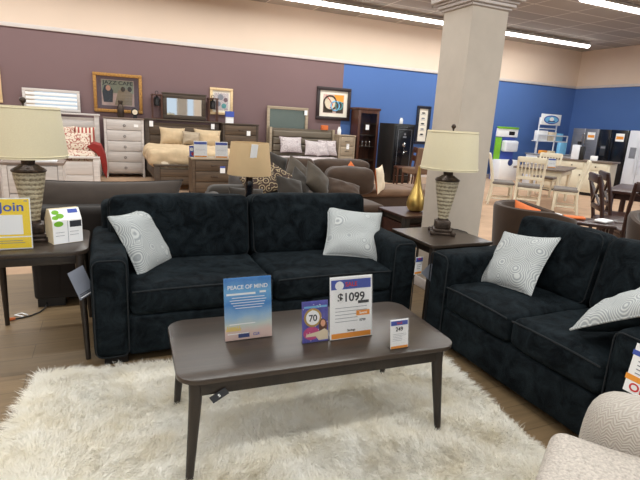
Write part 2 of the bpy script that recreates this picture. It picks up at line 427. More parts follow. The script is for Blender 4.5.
def disc(parent, name, mat, cx, cz, rx, rz_, y=-0.001, t=0.0008, n=28):
    return G().prism([(cx+rx*math.cos(2*PI*i/n), cz+rz_*math.sin(2*PI*i/n)) for i in range(n)], y-t, y).build(name, mat, parent, smooth=False)
def rrect(x0, x1, y0, y1, r, n=8):
    P = []
    for cx, cy, a0 in ((x1-r, y1-r, 0), (x0+r, y1-r, 90), (x0+r, y0+r, 180), (x1-r, y0+r, 270)):
        for i in range(n+1):
            a = R(a0+90*i/n); P.append((cx+r*math.cos(a), cy+r*math.sin(a)))
    return P
# ================================================================== THE SETTING
CZ = 4.12; WY = 12.1; WX = 14.35; X0 = -9.0; Y0 = -8.0; TZ = 2.98
struct('floor', G().box(X0, WX, Y0, 4.75, -0.1, 0), 'floor', smooth=False)
struct('floor_far', G().box(X0, WX, 4.75, WY, -0.1, 0), 'floor2', smooth=False)  # far part of the floor, in a paler tan
struct('ceiling', G().box(X0, WX, Y0, WY, CZ, CZ+0.1), 'ceiling', smooth=False)
struct('wall_back', G().box(X0, WX+0.2, WY, WY+0.2, 0, CZ), 'wallc', smooth=False)
struct('wall_back_mauve', G().box(X0, 5.79, WY-0.012, WY, 0, TZ), 'mauve', smooth=False)
struct('wall_back_blue', G().box(5.79, WX, WY-0.012, WY, 0, TZ), 'blue', smooth=False)
struct('wall_right', G().box(WX, WX+0.2, Y0, WY, 0, CZ), 'wallc', smooth=False)
struct('wall_right_blue', G().box(WX-0.012, WX, Y0, WY-0.012, 0, TZ), 'blue', smooth=False)
struct('wall_left', G().box(X0-0.2, X0, Y0, WY, 0, CZ), 'wallc', smooth=False)
struct('trim_1', G().box(X0, WX-0.05, WY-0.05, WY-0.012, TZ-0.03, TZ+0.05, 0.008), 'trimw')
struct('trim_2', G().box(WX-0.05, WX-0.012, Y0, WY-0.012, TZ-0.03, TZ+0.05, 0.008), 'trimw')
struct('baseboard_back', G().box(X0, WX-0.05, WY-0.03, WY-0.012, 0, 0.12), 'trimw', smooth=False)
# storefront behind the viewer: piers, lintel and panes
g = G(); g.box(X0-0.2, WX+0.2, Y0-0.2, Y0, 2.9, CZ); g.box(X0-0.2, WX+0.2, Y0-0.2, Y0, 0, 0.3)
for x in (X0, -4.2, 0.5, 5.2, 9.9, WX-0.5): g.box(x-0.1, x+0.6, Y0-0.2, Y0, 0.3, 2.9)
struct('wall_front', g, 'wallc', smooth=False)
# ceiling strip lights -------------------------------------------------
def strip(x, y, label, group=None):
    t = thing('ceiling_strip_light', label, 'ceiling light', (x, y, CZ-0.13), group=group)
    g = G(); g.prism([(-0.05, 0.09), (0.05, 0.09), (0.085, 0.03), (-0.085, 0.03)], 0.0, 1.2, 'x'); g.box(0.2, 0.24, -0.02, 0.02, 0.08, 0.13); g.box(0.96, 1.0, -0.02, 0.02, 0.08, 0.13)
    g.build('housing', 'housing', t, smooth=False)
    G().prism([(0.075*math.cos(PI+PI*i/10), 0.03+0.07*math.sin(PI+PI*i/10)) for i in range(11)], 0.012, 1.188, 'x').build('diffuser_tube', 'tube', t)
    return t
ORD = ['at the right end', 'second from the right end', 'third from the right end', 'fourth from the right end', 'fifth from the right end', 'sixth from the right end', 'seventh from the right end', 'eighth from the right end']
for i in range(8):
    strip(4.745+1.21*(6-i)-0.2+0.0, 10.8, 'white fluorescent strip light of the row along the back wall, '+ORD[i], 'strip lights along the back wall')
strip(8.47, 7.36, 'white fluorescent strip light in the nearer row at the top edge, left of its neighbour', 'strip lights of the nearer row')
strip(9.68, 7.36, 'white fluorescent strip light in the nearer row at the top right corner', 'strip lights of the nearer row')
def area(name, x, y, z, sx, sy, power, col=(0.94,0.98,0.98), rot=(0,0,0)):
    l = bpy.data.lights.new(name, 'AREA'); l.shape = 'RECTANGLE'; l.size = sx; l.size_y = sy; l.energy = power; l.color = col
    o = bpy.data.objects.new(name, l); C.objects.link(o); o.location = (x, y, z); o.rotation_euler = rot; return o
LP = 0.46
for y, x0, x1 in ((10.8, -6.5, 12.2), (7.36, -6.5, 12.5), (3.92, -6.5, 12.5), (0.48, -6.5, 12.5), (-2.96, -6.5, 12.5), (-6.2, -6.5, 12.5)):
    area('strip_light_glow', (x0+x1)/2, y, CZ-0.19, x1-x0, 0.12, 40*(x1-x0)*LP)
    # the whole row also lights the ceiling a little from its open top
for (x, y) in ((2.4,3.92),(1.19,3.92),(-0.02,3.92),(3.61,3.92),(4.82,3.92)):
    pass
w = bpy.data.worlds.new('World'); scene.world = w; w.use_nodes = True
w.node_tree.nodes['Background'].inputs[0].default_value = (0.75,0.87,1.0,1); w.node_tree.nodes['Background'].inputs[1].default_value = 1.0
# ceiling grilles
def grille(x, y, label):
    t = thing('ceiling_vent', label, 'vent', (x, y, CZ-0.02))
    g = G()
    for a in (-.3, .27): g.box(-.3, .3, a, a+.03, -.02, 0.02); g.box(a, a+.03, -.3, .3, -.02, 0.02)
    g.build('frame', 'housing', t, smooth=False)
    g = G()
    for k in range(7): g.box(-.27, .27, -.23+k*.075, -.2+k*.075, -.012, 0.0)
    g.build('louvre', 'trimw', t, smooth=False)
grille(7.2, 9.7, 'square white ceiling grille above the pillar')
# pillar ---------------------------------------------------------------
g = G(); g.box(2.63, 2.99, 3.27, 3.63, 0, CZ, 0.004)
struct('wall_pillar', g, 'pillar')
g = G()
for z0, z1, e in ((2.385, 2.405, .018), (2.405, 2.43, .04), (2.43, 2.45, .055), (2.45, 2.50, .085), (2.5, 2.54, .11)): g.box(2.63-e, 2.99+e, 3.27-e, 3.63+e, z0, z1, 0.006)
struct('trim_3', g, 'trimw')
struct('trim_4', G().box(2.618, 3.002, 3.258, 3.642, 0, 0.09, 0.004), 'trimw')

# ================================================================== SOFAS
def cush_pipe(x0, x1, z0, z1, y, r=0.045, rad=0.005, mat=None):
    pts = [(a, y, b) for a, b in rrect(x0, x1, z0, z1, r, 6)]
    g = G().tube(pts, rad, 6, closed=True)
    return g
def sofa(name, label, Ls, loc, rz, nb, D=0.94):
    t = thing(name, label, 'sofa', loc, rz)
    g = G(); g.box(0.02, Ls-0.02, 0.02, D-0.02, 0.06, 0.30, 0.012)
    g.cushion(0.19, Ls-0.19, 0.0, 0.08, 0.055, 0.295, 0.02, (0,0.006,0), 0.003)
    g.build('base', 'navy', t)
    for k, x in enumerate((0.0, Ls-0.2)):
        g = G(); g.cushion(x, x+0.2, -0.005, D-0.05, 0.05, 0.652, 0.045, (0.006,0.008,0.006), 0.005, seed=k+3, n=16)
        a = g.build('arm', 'navy', t)
        g = G().tube([(p, -0.006, q) for p, q in rrect(x+.012, x+.188, 0.06, 0.64, 0.04, 5)], 0.004, 6, closed=True)
        g.build('arm_piping', 'navy_pipe', a)
    g = G(); g.cushion(0.06, Ls-0.06, D-0.2, D, 0.06, 0.84, 0.05, (0,0.01,0), 0.005, seed=9, n=18); g.build('back_frame', 'navy', t)
    w = (Ls-0.39)/nb
    for k in range(nb):
        a = 0.195+k*w
        g = G(); g.cushion(a+0.003, a+w-0.003, -0.012, 0.64, 0.298, 0.468, 0.045, (0.0,0.012,0.016), 0.006, seed=k, n=16)
        c = g.build('seat_cushion', 'navy', t)
        g = G().tube([(a+.02, -0.012, .448), (a+w*.25, -0.018, .456), (a+w*.5, -0.02, .458), (a+w*.75, -0.018, .456), (a+w-.02, -0.012, .448)], 0.005, 6)
        g.build('cushion_piping', 'navy_pipe', c)
    w = (Ls-0.2)/nb
    for k in range(nb):
        a = 0.10+k*w
        mt = Matrix.Translation((0, 0.55, 0.47)) @ Matrix.Rotation(R(-11), 4, 'X')
        g = G(); g.cushion(a+0.004, a+w-0.004, 0.0, 0.22, -0.02, 0.445, 0.065, (0.0,0.035,0.012), 0.010, seed=k+5, mat=mt, n=18)
        c = g.build('back_cushion', 'navy', t)
        g = G().tube([mt @ Vector((p, 0.025, q)) for p, q in rrect(a+.02, a+w-.02, -0.0, 0.433, 0.045, 6)], 0.005, 6, closed=True)
        g.build('cushion_piping', 'navy_pipe', c)
    for x in (0.05, Ls-0.18):
        for y in (0.03, D-0.14): G().box(x, x+0.13, y, y+0.11, 0, 0.06, 0.004).build('foot', 'black', t)
    return t
sofa('sofa', 'long dark navy two-cushion sofa facing the shag rug', 2.14, (-0.12, 2.8, 0), 0, 2)
sofa('loveseat', 'dark navy loveseat along the right side of the rug', 1.53, (2.0, 2.61, 0), -90, 2)

def pillow(label, w, h, t, c, rot, front, back, pipe, seed=0, cat='throw pillow', group=None):
    o = thing('throw_pillow', label, 'pillow', c, rot=tuple(R(a) for a in rot), group=group)
    G().half_pillow(w, h, t, -1, seed=seed).build('front_cover', front, o, angle=180)
    G().half_pillow(w, h, t, 1, seed=seed+7).build('back_cover', back, o, angle=180)
    if pipe:
        pts = []
        n = 14; cc = 0.09
        for e in range(4):
            for i in range(n):
                s = -math.cos(PI*i/n)
                x, z = ((s, -1), (1, s), (-s, 1), (-1, -s))[e]
                pts.append((w/2*x*(1-cc*(1-z*z)), 0, h/2*z*(1-cc*(1-x*x))))
        G().tube(pts, 0.006, 6, closed=True).build('piping', pipe, o)
    return o
pillow('pale grey swirl-patterned pillow at the left arm of the long navy sofa', .43, .43, .15, (0.189, 3.267, 0.622), (-28.1, 0.9, 56.1), 'swirl', 'navy', 'swirl', 1)
pillow('pale grey swirl-patterned pillow at the right end of the long navy sofa', .43, .42, .15, (1.705, 3.208, 0.628), (-41, 4.1, -22), 'swirl', 'navy', 'swirl', 2)
pillow('pale grey swirl-patterned pillow at the far end of the navy loveseat', .42, .42, .15, (2.426, 2.269, 0.632), (-38.1, -7.2, -83.3), 'swirl', 'navy', 'swirl', 3)
pillow('swirl pillow with dark back seen edge-on against the near loveseat arm', .43, .43, .16, (2.27, 1.37, 0.675), (-57, 10, 186.7), 'swirl', 'navy', 'swirl', 4)

# ================================================================== COFFEE TABLE
def taper_leg(top, foot, r0, r1, zc=None, n=16):
    return G().tube([top, foot], [r0, r1], n)
t = thing('coffee_table', 'dark espresso coffee table with rounded corners standing on the rug', 'coffee table', (0.862, 1.985, 0.006), -2.4)
ZT = 0.455-0.006
G().prism(rrect(-.645, .645, -.302, .302, .09, 10), ZT-0.022, ZT, 'z', 0.004).build('tabletop', 'espresso', t)
g = G()
for y in (-.282, .252): g.box(-.56, .56, y, y+.03, ZT-.08, ZT-.022, .003)
for x in (-.58, .55): g.box(x, x+.03, -.25, .25, ZT-.075, ZT-.022, .003)
g.build('apron', 'espresso_leg', t)
for sx in (-1, 1):
    for sy in (-1, 1):
        g = G(); g.tube([(-.574 if sx < 0 else .552, sy*.262, ZT-.022), (-.575 if sx < 0 else .553, sy*.266, ZT-.10), (-.608 if sx < 0 else .570, .255 if sy > 0 else -.315, 0.0)], [.027, .026, .015], 16)
        g.build('leg', 'espresso_leg', t)
g = G().box(-.036, .036, -.001, .001, -.018, .018); o = g.build('hanging_tag', 'pdark', t, smooth=False, loc=(-.485, -.287, ZT-.085), rot=(R(8), R(-30), 0)); o['label'] = 'dark card tag hanging under the apron'
text('S', .02, 'paper', o, (0, -.0016, 0))

# ================================================================== END TABLES
def end_table(label, x0, x1, y0, y1, H, rad, splay, top, lr):
    cx, cy = (x0+x1)/2, (y0+y1)/2; hx, hy = (x1-x0)/2, (y1-y0)/2
    t = thing('end_table', label, 'end table', (cx, cy, 0))
    G().prism(rrect(-hx, hx, -hy, hy, rad, 8), H-.024, H, 'z', .004).build('tabletop', top, t)
    g = G(); i = .035
    for y in (-hy+i, hy-i-.02): g.box(-hx+i+.02, hx-i-.02, y, y+.02, H-.08, H-.024, .002)
    for x in (-hx+i, hx-i-.02): g.box(x, x+.02, -hy+i+.02, hy-i-.02, H-.08, H-.024, .002)
    g.build('apron', 'espresso_leg', t)
    for sx in (-1, 1):
        for sy in (-1, 1):
            if splay: g = G().tube([(sx*(hx-.05), sy*(hy-.05), H-.024), (sx*(hx-.048), sy*(hy-.045), H-.1), (sx*(hx-.03), sy*(hy+splay), 0)], [.024, .024, .014], 14)
            else: g = G().box(sx*(hx-.035)-lr, sx*(hx-.035)+lr, sy*(hy-.035)-lr, sy*(hy-.035)+lr, 0, H-.024, .003)
            g.build('leg', 'espresso_leg', t)
    return t
etl = end_table('dark end table with splayed legs left of the long sofa', -.70, -.128, 2.97, 3.56, .655, .09, .035, 'espresso', .02)
etr = end_table('dark end table between the two navy sofas in front of the pillar', 2.065, 2.615, 2.69, 3.24, .648, .012, 0, 'espresso', .02)
# hang tags
def hang_tag(label, w, h, c, rot, mat, extra):
    o = thing('hang_tag', label, 'tag', c, rot=tuple(R(a) for a in rot))
    G().box(-w/2, w/2, -.001, .001, -h/2, h/2).build('card', mat, o, smooth=False)
    extra(o); return o
def ex1(o):
    for k in range(4): fl(o, 'print_line', 'pdark' if k != 1 else 'paper', -.04, .04, -.085+k*.009, -.081+k*.009, -.001)
hang_tag('grey card tag hanging at the corner of the left end table', .1, .17, (-.165, 2.87, .50), (-13, -14, 40), 'tag', ex1)
def ex2(o):
    pass
hang_tag('grey diamond-shaped card tag at the leg of the right end table', .1, .1, (2.055, 2.665, .46), (0, 40, -20), 'tag', ex2)
def ex3(o):
    fl(o, 'header_band', 'pblue', -.036, .036, .03, .06); fl(o, 'footer_band', 'porange', -.036, .036, -.06, -.045)
    text('SALE', .018, 'pred', o, (0, -.002, .052))
    for k in range(3): fl(o, 'print_line', 'pgrey', -.02, .02, .005-k*.014, .008-k*.014)
hang_tag('small blue and white price tag on the right arm of the long sofa', .076, .13, (2.032, 2.785, .475), (0, 2, 14), 'paper', ex3)
def ex4(o):
    fl(o, 'header_band', 'pblue', -.1, .1, .058, .08); fl(o, 'footer_band', 'porange', -.1, .1, -.055, -.03)
    text('ORI', .05, 'pred', o, (-.035, -.002, -.082), sx=1.0)
    for k in range(4): fl(o, 'print_line', 'pgrey', -.07, .05, .035-k*.018, .039-k*.018)
hang_tag('white price sign with blue band on the near loveseat arm', .19, .22, (1.985, 1.068, .52), (0, 4, -80), 'paper', ex4)

# ================================================================== LAMPS
def table_lamp(loc, label, rz):
    t = thing('table_lamp', label, 'lamp', loc, rz)
    g = G()
    g.box(-.085, .085, -.085, .085, .0, .022, .008); g.box(-.072, .072, -.072, .072, .02, .045, .008)
    for sx in (-1, 1):
        for sy in (-1, 1): g.box(sx*.078-.018, sx*.078+.018, sy*.078-.018, sy*.078+.018, 0, .03, .008)
    g.box(-.058, .058, -.058, .058, .045, .105, .01)
    g.lathe([(.045, .10), (.040, .112), (.040, .122)], 28)
    g.build('foot', 'bronze', t)
    G().lathe([(.036, .115), (.042, .15), (.053, .21), (.066, .28), (.079, .35), (.087, .40), (.085, .415)], 40).build('urn', 'urn', t)
    g = G().lathe([(.09, .412), (.094, .42), (.09, .428), (.072, .437), (.058, .445), (.05, .452), (.036, .458), (.038, .495), (.04, .50), (.008, .505), (.008, .56)], 36)
    g.build('neck', 'bronze', t)
    b = G(); n = 48
    prof = [(.214, .498), (.215, .503), (.186, .782), (.185, .787), (.181, .787), (.209, .503)]
    bm = bmesh.new(); rings = [[bm.verts.new((r*math.cos(2*PI*i/n), r*math.sin(2*PI*i/n), z)) for i in range(n)] for r, z in prof]
    for k in range(len(rings)):
        for i in range(n): bm.faces.new((rings[k][i], rings[k][(i+1)%n], rings[(k+1)%len(rings)][(i+1)%n], rings[(k+1)%len(rings)][i]))
    b._add(bm); sh = b.build('shade', 'shade', t)
    g = G()
    for z, r in ((.512, .2155), (.776, .188)):
        g.tube([(r*math.cos(2*PI*i/n), r*math.sin(2*PI*i/n), z) for i in range(n)], .0035, 6, closed=True)
    g.build('shade_trim', 'shade', sh)
    g = G()
    for a in range(3): g.tube([(0, 0, .775), (.183*math.cos(a*2.094), .183*math.sin(a*2.094), .782)], .002, 6)
    g.tube([(0, 0, .56), (0, 0, .80)], .003, 8); g.build('harp', 'chrome', t)
    G().lathe([(.004, .787), (.008, .795), (.006, .80), (.016, .812), (.018, .822), (.013, .832), (.002, .838)], 20).build('finial', 'bronze', t)
    return t
table_lamp((-.43, 3.31, .655), 'cream-shaded mosaic urn lamp on the left end table', 5)
table_lamp((2.385, 3.02, .648), 'cream-shaded mosaic urn lamp on the end table before the pillar', -30)
tag(G().tube([(2.46, 3.07, .654), (2.5, 3.12, .653), (2.56, 3.13, .653), (2.6, 3.10, .653), (2.612, 3.0, .653), (2.622, 2.98, .64), (2.625, 2.97, .3), (2.635, 2.99, .008), (2.8, 2.95, .006)], .0035, 6).build('lamp_cord', 'rope'), 'black lamp cord lying across the right end table', 'cord')

# ================================================================== THINGS ON THE TABLES
def sign(name, label, w, h, loc, rz, lean=12, foot=.03):
    o = thing(name, label, 'sign', loc, rz)
    mt = Matrix.Rotation(R(-lean), 4, 'X')
    s = G(); s.box(-w/2-.002, w/2+.002, .0006, .0026, 0, h+.004, mat=mt); s.box(-w/2-.002, w/2+.002, -.0045, -.0030, 0, h+.002, mat=mt); s.box(-w/2, w/2, -.004, foot, 0, .003)
    s.build('acrylic_stand', 'acrylic', o, smooth=False)
    p = G().box(-w/2, w/2, -.0002, .0004, .002, h).build('printed_sheet', 'paper', o, smooth=False, rot=(R(-lean), 0, 0))
    return o, p
TZT = .455
# blue sky sheet
o, p = sign('sign_holder', 'blue sky-and-beach printed sign in a clear stand on the coffee table', .222, .290, (.563, 2.005, TZT), 0, 10)
p.data.materials.clear(); p.data.materials.append(M['beach'])
text('PEACE OF MIND', .026, 'paper', p, (0, -.001, .245), sx=1.0)
for k, (a, b) in enumerate(((-.075,.078), (-.085,.086), (-.08,.08), (-.07,.075), (-.06,.066))): fl(p, 'print_line', 'paper', a, b, .196-k*.012, .199-k*.012)
fl(p, 'glare_band', 'paper', -.1, .035, .210, .219); fl(p, 'glare_band', 'paper', .055, .085, .214, .223)  # white strips paint the glare reflected off the sheet
fl(p, 'glare_band', 'paper', -.09, .03, .074, .078); fl(p, 'shore_band', 'paper', -.1, 0, .030, .034)
fl(p, 'logo_panel', 'pnavy', -.05, .002, .012, .032); text('CLR', .017, 'pblue', p, (.035, -.001, .022))
g = G()
for k in range(14): g.box(-.105+k*.005, -.1025+k*.005, -.0016, -.0008, .045, .055+.014*abs(math.sin(k*1.7)))
g.build('printed_flowers', 'pyellow', p, smooth=False)
# anniversary card
o, p = sign('sign_holder', 'small purple card with a gold 70 seal and a smiling woman', .13, .195, (.846, 1.885, TZT), 0, 10)
p.data.materials.clear(); p.data.materials.append(M['plumblue'])
fl(p, 'headline_band', 'cyan', -.055, .06, .163, .172); disc(p, 'gold_seal', 'gold', -.012, .118, .044, .044); disc(p, 'seal_face', 'paper', -.012, .118, .034, .034, -.0016)
text('70', .042, 'pdark', p, (-.012, -.0026, .115)); disc(p, 'pink_glow', 'ppink', -.02, .045, .04, .03)
disc(p, 'printed_hair', 'hair', .038, .075, .021, .034, -.0016); disc(p, 'printed_face', 'skin', .038, .088, .012, .016, -.0024)
g = G().prism([(.015, .01), (.062, .01), (.062, .05), (.045, .062), (.02, .052), (-.045, .042), (-.05, .03), (0, .03)], -.0034, -.0026); g.build('printed_dress', 'cream', p, smooth=False)
rs = random.Random(3); g = G()
for k in range(26):
    a, b = rs.uniform(-.06, .06), rs.uniform(.005, .19); g.box(a-.0015, a+.0015, -.0022, -.001, b-.0015, b+.0015)
g.build('confetti', 'paper', p, smooth=False)
# price sign
def price_sign(label, w, h, loc, rz, big, hdr, extra=None, lean=9):
    o, p = sign('price_sign', label, w, h, loc, rz, lean)
    fl(p, 'header_band', 'pblue', -w*.47, w*.47, h*.8, h*.95); fl(p, 'footer_band', 'porange', -w*.47, w*.47, h*.02, h*.1)
    if hdr: text(hdr, h*.10, 'pred', p, (0, -.002, h*.87))
    if big: text(big, h*.19, 'pdark', p, (0, -.001, h*.66))
    for k in range(5 if big else 2): fl(p, 'print_line', 'pgrey', -w*.38, w*(.38 if k < 2 else .15), h*(.50-k*.055), h*(.507-k*.055))
    if extra: extra(p, w, h)
    return o
def exA(p, w, h):
    disc(p, 'starburst', 'paper', -w*.28, h*.86, w*.10, h*.07, -.0018); fl(p, 'offer_panel', 'porange', w*.12, w*.44, h*.36, h*.44, -.0018)
    fl(p, 'savings_box', 'pdark', w*.16, w*.42, h*.555, h*.60, -.0018); text('$799', h*.055, 'pdark', p, (w*.27, -.001, h*.28)); text('Special', h*.05, 'paper', p, (w*.28, -.0028, h*.40))
    text('Savings', h*.05, 'pdark', p, (0, -.001, h*.135))
price_sign('large white price sign reading $1099 on the coffee table', .222, .300, (1.028, 1.878, TZT), 0, '$1099', 'SALE', exA)
price_sign('small white price tag standing near the coffee table\'s right corner', .095, .138, (1.193, 1.715, TZT), 0, '249', 'SALE')
# join sign
o, p = sign('sign_holder', 'yellow sign headed Join on the left end table', .235, .29, (-.53, 3.085, .655), 0, 6)
fl(p, 'yellow_ground', 'pyellow', -.112, .112, .008, .283); fl(p, 'white_panel', 'paper', -.072, .076, .085, .195, -.0018); fl(p, 'white_rule', 'paper', -.112, .112, .068, .075, -.0018)
text('Join', .070, 'pblue', p, (.026, -.002, .238), sx=1.15); fl(p, 'print_line', 'pgrey', -.08, .08, .036, .039, -.0018); fl(p, 'print_line', 'pgrey', -.07, .07, .048, .051, -.0018)
text('AG', .012, 'pblue', p, (.095, -.002, .272))
# gable-topped literature box
t = thing('gable_box', 'white gable-topped leaflet box with green leaves on the left end table', 'box', (-.262, 3.235, .655), 24)
side = [(-.06, 0), (.06, 0), (.06, .14), (.018, .205), (-.018, .205), (-.06, .14)]
G().prism(side, -.085, .085, 'x', .002).build('carton', 'cardside', t, smooth=False)
f = G().box(-.083, .083, -.0625, -.0605, .003, .14).build('front_panel', 'paper', t, smooth=False)
sl = math.atan2(.042, .065)
u = G().box(-.083, .083, -.0015, .0005, 0.001, .077).build('sloped_panel', 'paper', t, smooth=False, loc=(0, -.0605, .14), rot=(-sl, 0, 0))
for cx, cz, a in ((-.055, .055, .02), (-.035, .03, .022), (-.062, .02, .018)): disc(u, 'green_leaf', 'pgreen', cx, cz, a, a*.7, -.0018)
disc(f, 'green_leaf', 'pgreen', -.05, .122, .026, .016, -.0628); fl(u, 'blue_heading', 'pblue', .015, .07, .045, .07, -.0018)
fl(f, 'printed_photo', 'pdark', .012, .078, .098, .136, -.0628)
fl(f, 'fold_line', 'pgrey', -.001, .001, .005, .138, -.0628)
for k in range(4): fl(f, 'print_line', 'pgrey', -.07+.08*(k % 2), -.02+.08*(k % 2), .07-.02*(k//2), .072-.02*(k//2), -.0628)

# ================================================================== RUG
t = thing('shag_rug', 'ivory long-pile shag rug under the coffee table', 'rug', (.65, 1.705, 0), -7)
RX, RY = 1.18, .95
G().prism(rrect(-RX, RX, -RY, RY, .05, 6), 0.001, .02, 'z', .006).build('backing', 'rug', t)
def pile(n, seed):
    r = np.random.default_rng(seed)
    px = r.uniform(-RX, RX, n); py = r.uniform(-RY, RY, n)
    def h(a, b, s): v = np.sin(a*127.1+b*311.7+s)*43758.5453; return v-np.floor(v)
    cs = .022
    gx = np.round(px/cs+r.normal(0, .25, n)); gy = np.round(py/cs+r.normal(0, .25, n))
    cx = (gx+h(gx, gy, 1.)-.5)*cs; cy = (gy+h(gx, gy, 2.)-.5)*cs
    flow = np.sin(px*4.1+1.3*np.sin(py*3.3))*2.4+np.cos(py*5.2+px*2.1)*2.2+np.sin(px*11+py*7)*.6
    ang = flow+.5*(h(gx, gy, 3.)-.5)*2*PI+r.normal(0, .35, n)
    L = r.uniform(.026, .046, n)*(0.85+.3*h(gx, gy, 4.))
    lean = .45+.5*h(gx, gy, 5.)+.15*np.sin(px*6)*np.cos(py*7)
    tx = px+(cx-px)*.35+np.cos(ang)*L*lean; ty = py+(cy-py)*.35+np.sin(ang)*L*lean
    edge = np.clip((np.abs(px)-RX+.08)/.08, 0, 1)*np.sign(px); ex = edge*.04
    eyy = np.clip((np.abs(py)-RY+.08)/.08, 0, 1)*np.sign(py)*.04
    tx += ex; ty += eyy
    eo = np.maximum(np.abs(edge), np.abs(eyy)/.04)
    tz = .017+L*(1-.5*lean)*(1-.5*eo); bz = .016
    jx = r.normal(0, .006, n); jy = r.normal(0, .006, n)
    tx += jx; ty += jy
    mx = px*.55+tx*.45+jx; my = py*.55+ty*.45+jy; mz = bz+(tz-bz)*.68
    wa = r.uniform(0, 2*PI, n); wd = r.uniform(.0007, .0013, n)
    wx = np.cos(wa)*wd; wy = np.sin(wa)*wd
    V = np.empty((n, 5, 3)); z0 = np.full(n, bz)
    V[:,0] = np.stack([px-wx, py-wy, z0], 1); V[:,1] = np.stack([px+wx, py+wy, z0], 1)
    V[:,2] = np.stack([mx+wx, my+wy, mz], 1); V[:,3] = np.stack([mx-wx, my-wy, mz], 1)
    V[:,4] = np.stack([tx, ty, tz], 1)
    me = bpy.data.meshes.new('pile')
    me.vertices.add(n*5); me.vertices.foreach_set('co', V.reshape(-1))
    base = (np.arange(n)*5)[:,None]
    loops = np.concatenate([base+np.array([[0,1,2,3]]), base+np.array([[3,2,4]])], 1).reshape(-1)
    me.loops.add(len(loops)); me.loops.foreach_set('vertex_index', loops.astype(np.int32))
    st = (np.arange(n)*7)[:,None]+np.array([[0,4]]); tt = np.tile([4,3], n)
    me.polygons.add(n*2); me.polygons.foreach_set('loop_start', st.reshape(-1).astype(np.int32))
    me.polygons.foreach_set('loop_total', tt.astype(np.int32)); me.update(calc_edges=True); me.validate()
    me.materials.append(M['rug'])
    o = bpy.data.objects.new('pile', me); C.objects.link(o); o.parent = t; o['kind'] = 'stuff'; return o
pile(330000, 5)

# ================================================================== ACCENT CHAIR (near right)
t = thing('accent_chair', 'ivory upholstered chair with a rolled chevron arm at the near right', 'armchair', (1.62, .62, 0), 0)
t.location = (1.38, .488, 0); t.rotation_euler = (0, 0, R(34))
g = G(); g.cushion(-.31, .30, -.30, .44, .27, .475, .045, (0, .01, .015), .006, seed=2, n=16); g.build('seat_cushion', 'boucle', t)
g = G(); g.cushion(-.44, .44, -.36, .34, .06, .28, .03, (0, 0, 0), .003); g.build('base', 'boucle', t)
for s in (-1, 1):
    xa, xb = (.29, .49) if s > 0 else (-.49, -.29)
    g = G(); g.cushion(xa, xb, -.36, .34, .05, .605, .085, (.012, .02, .012), .006, seed=5, n=16); a = g.build('arm', 'chevron', t)
g = G(); g.cushion(-.47, .47, -.52, -.32, .08, .82, .08, (0, .02, .01), .006, seed=8, n=16); g.build('backrest', 'chevron', t)
for x in (-.40, .36):
    for y in (-.46, .26): G().box(x, x+.05, y, y+.05, 0, .07).build('foot', 'darkwood', t)

# ================================================================== BEHIND THE SOFA, LEFT: brown sofa
t = thing('sofa', 'dark cocoa sofa with its back to the left end table', 'sofa', (-.54, 3.86, 0))
W = 1.12
g = G(); g.cushion(0, W, 0, .9, .06, .42, .03, (0,0,0), .003, n=14); g.build('base', 'darkcocoa', t)
g = G(); g.cushion(0.0, W, 0, .22, .3, .745, .035, (0,.005,0), .004, n=18); g.build('back_frame', 'darkcocoa', t)
cu = G(); cu.half_pillow(1.16, .46, .26, -1, seed=3, n=30); cu.half_pillow(1.16, .46, .26, 1, seed=8, n=30)
c = cu.build('back_cushion', 'cocoa', t, loc=(.53, .26, .685), rot=(R(-8), 0, 0), angle=180)
G().tube([(.58*s_*(1-.09*(1-1)), 0, .23*(1-.09*(1-s_*s_))) for s_ in [x_/10 for x_ in range(-10, 11)]], .007, 6).build('cushion_piping', 'darkcocoa', c)
for a in (0, W-.22):
    g = G(); g.cushion(a, a+.22, .0, .9, .06, .64, .05, (.005,.005,.01), .004); g.build('arm', 'darkcocoa', t)
for x in (.02, W-.2):
    for y in (.02, .78): G().box(x+.0, x+.18, y, y+.1, 0, .06).build('foot', 'black', t)
o = thing('power_cord', 'thin power cord with an orange plug on the floor at the far left', 'cord', (-.45, 3.85, 0))
G().tube([(.0, .10, .05), (-.02, -.03, .012), (-.05, -.09, .006), (-.10, -.14, .006), (-.15, -.165, .006), (-.19, -.18, .008)], .005, 6).build('cable', 'rope', o)
G().tube([(-.12, -.12, .006), (-.16, -.08, .008), (-.20, -.10, .006), (-.14, -.15, .008)], .005, 6).build('white_strap', 'paper', o)
G().tube([(-.185, -.18, .012), (-.22, -.19, .012)], [.009, .013], 8).build('plug', 'orange', o)

# ---- table lamp standing behind the sofa
t = thing('console_table', 'dark narrow table behind the long sofa under the tan lamp', 'side table', (1.19, 4.35, 0))
g = G().box(-.25, .25, -.22, .22, .56, .575, .004); g.build('tabletop', 'darkwood', t)
for sx in (-1, 1):
    for sy in (-1, 1): G().box(sx*.22-.02, sx*.22+.02, sy*.19-.02, sy*.19+.02, 0, .56).build('leg', 'darkwood', t)
t = thing('table_lamp', 'black-footed lamp with a tan shade and white tag behind the long sofa', 'lamp', (1.19, 4.35, .575))
G().lathe([(.075, 0), (.075, .015), (.04, .025), (.036, .06), (.046, .12), (.036, .20), (.04, .26), (.03, .34), (.012, .36), (.01, .40)], 28).build('base', 'blacksteel', t)
bm = bmesh.new(); n = 48; prof = [(.200, .365), (.201, .37), (.172, .655), (.168, .655), (.196, .37)]
rings = [[bm.verts.new((r*math.cos(2*PI*i/n), r*math.sin(2*PI*i/n), z)) for i in range(n)] for r, z in prof]
for k in range(len(rings)):
    for i in range(n): bm.faces.new((rings[k][i], rings[k][(i+1)%n], rings[(k+1)%len(rings)][(i+1)%n], rings[(k+1)%len(rings)][i]))
g = G(); g._add(bm); g.build('shade', 'shade_tan', t)
g = G()
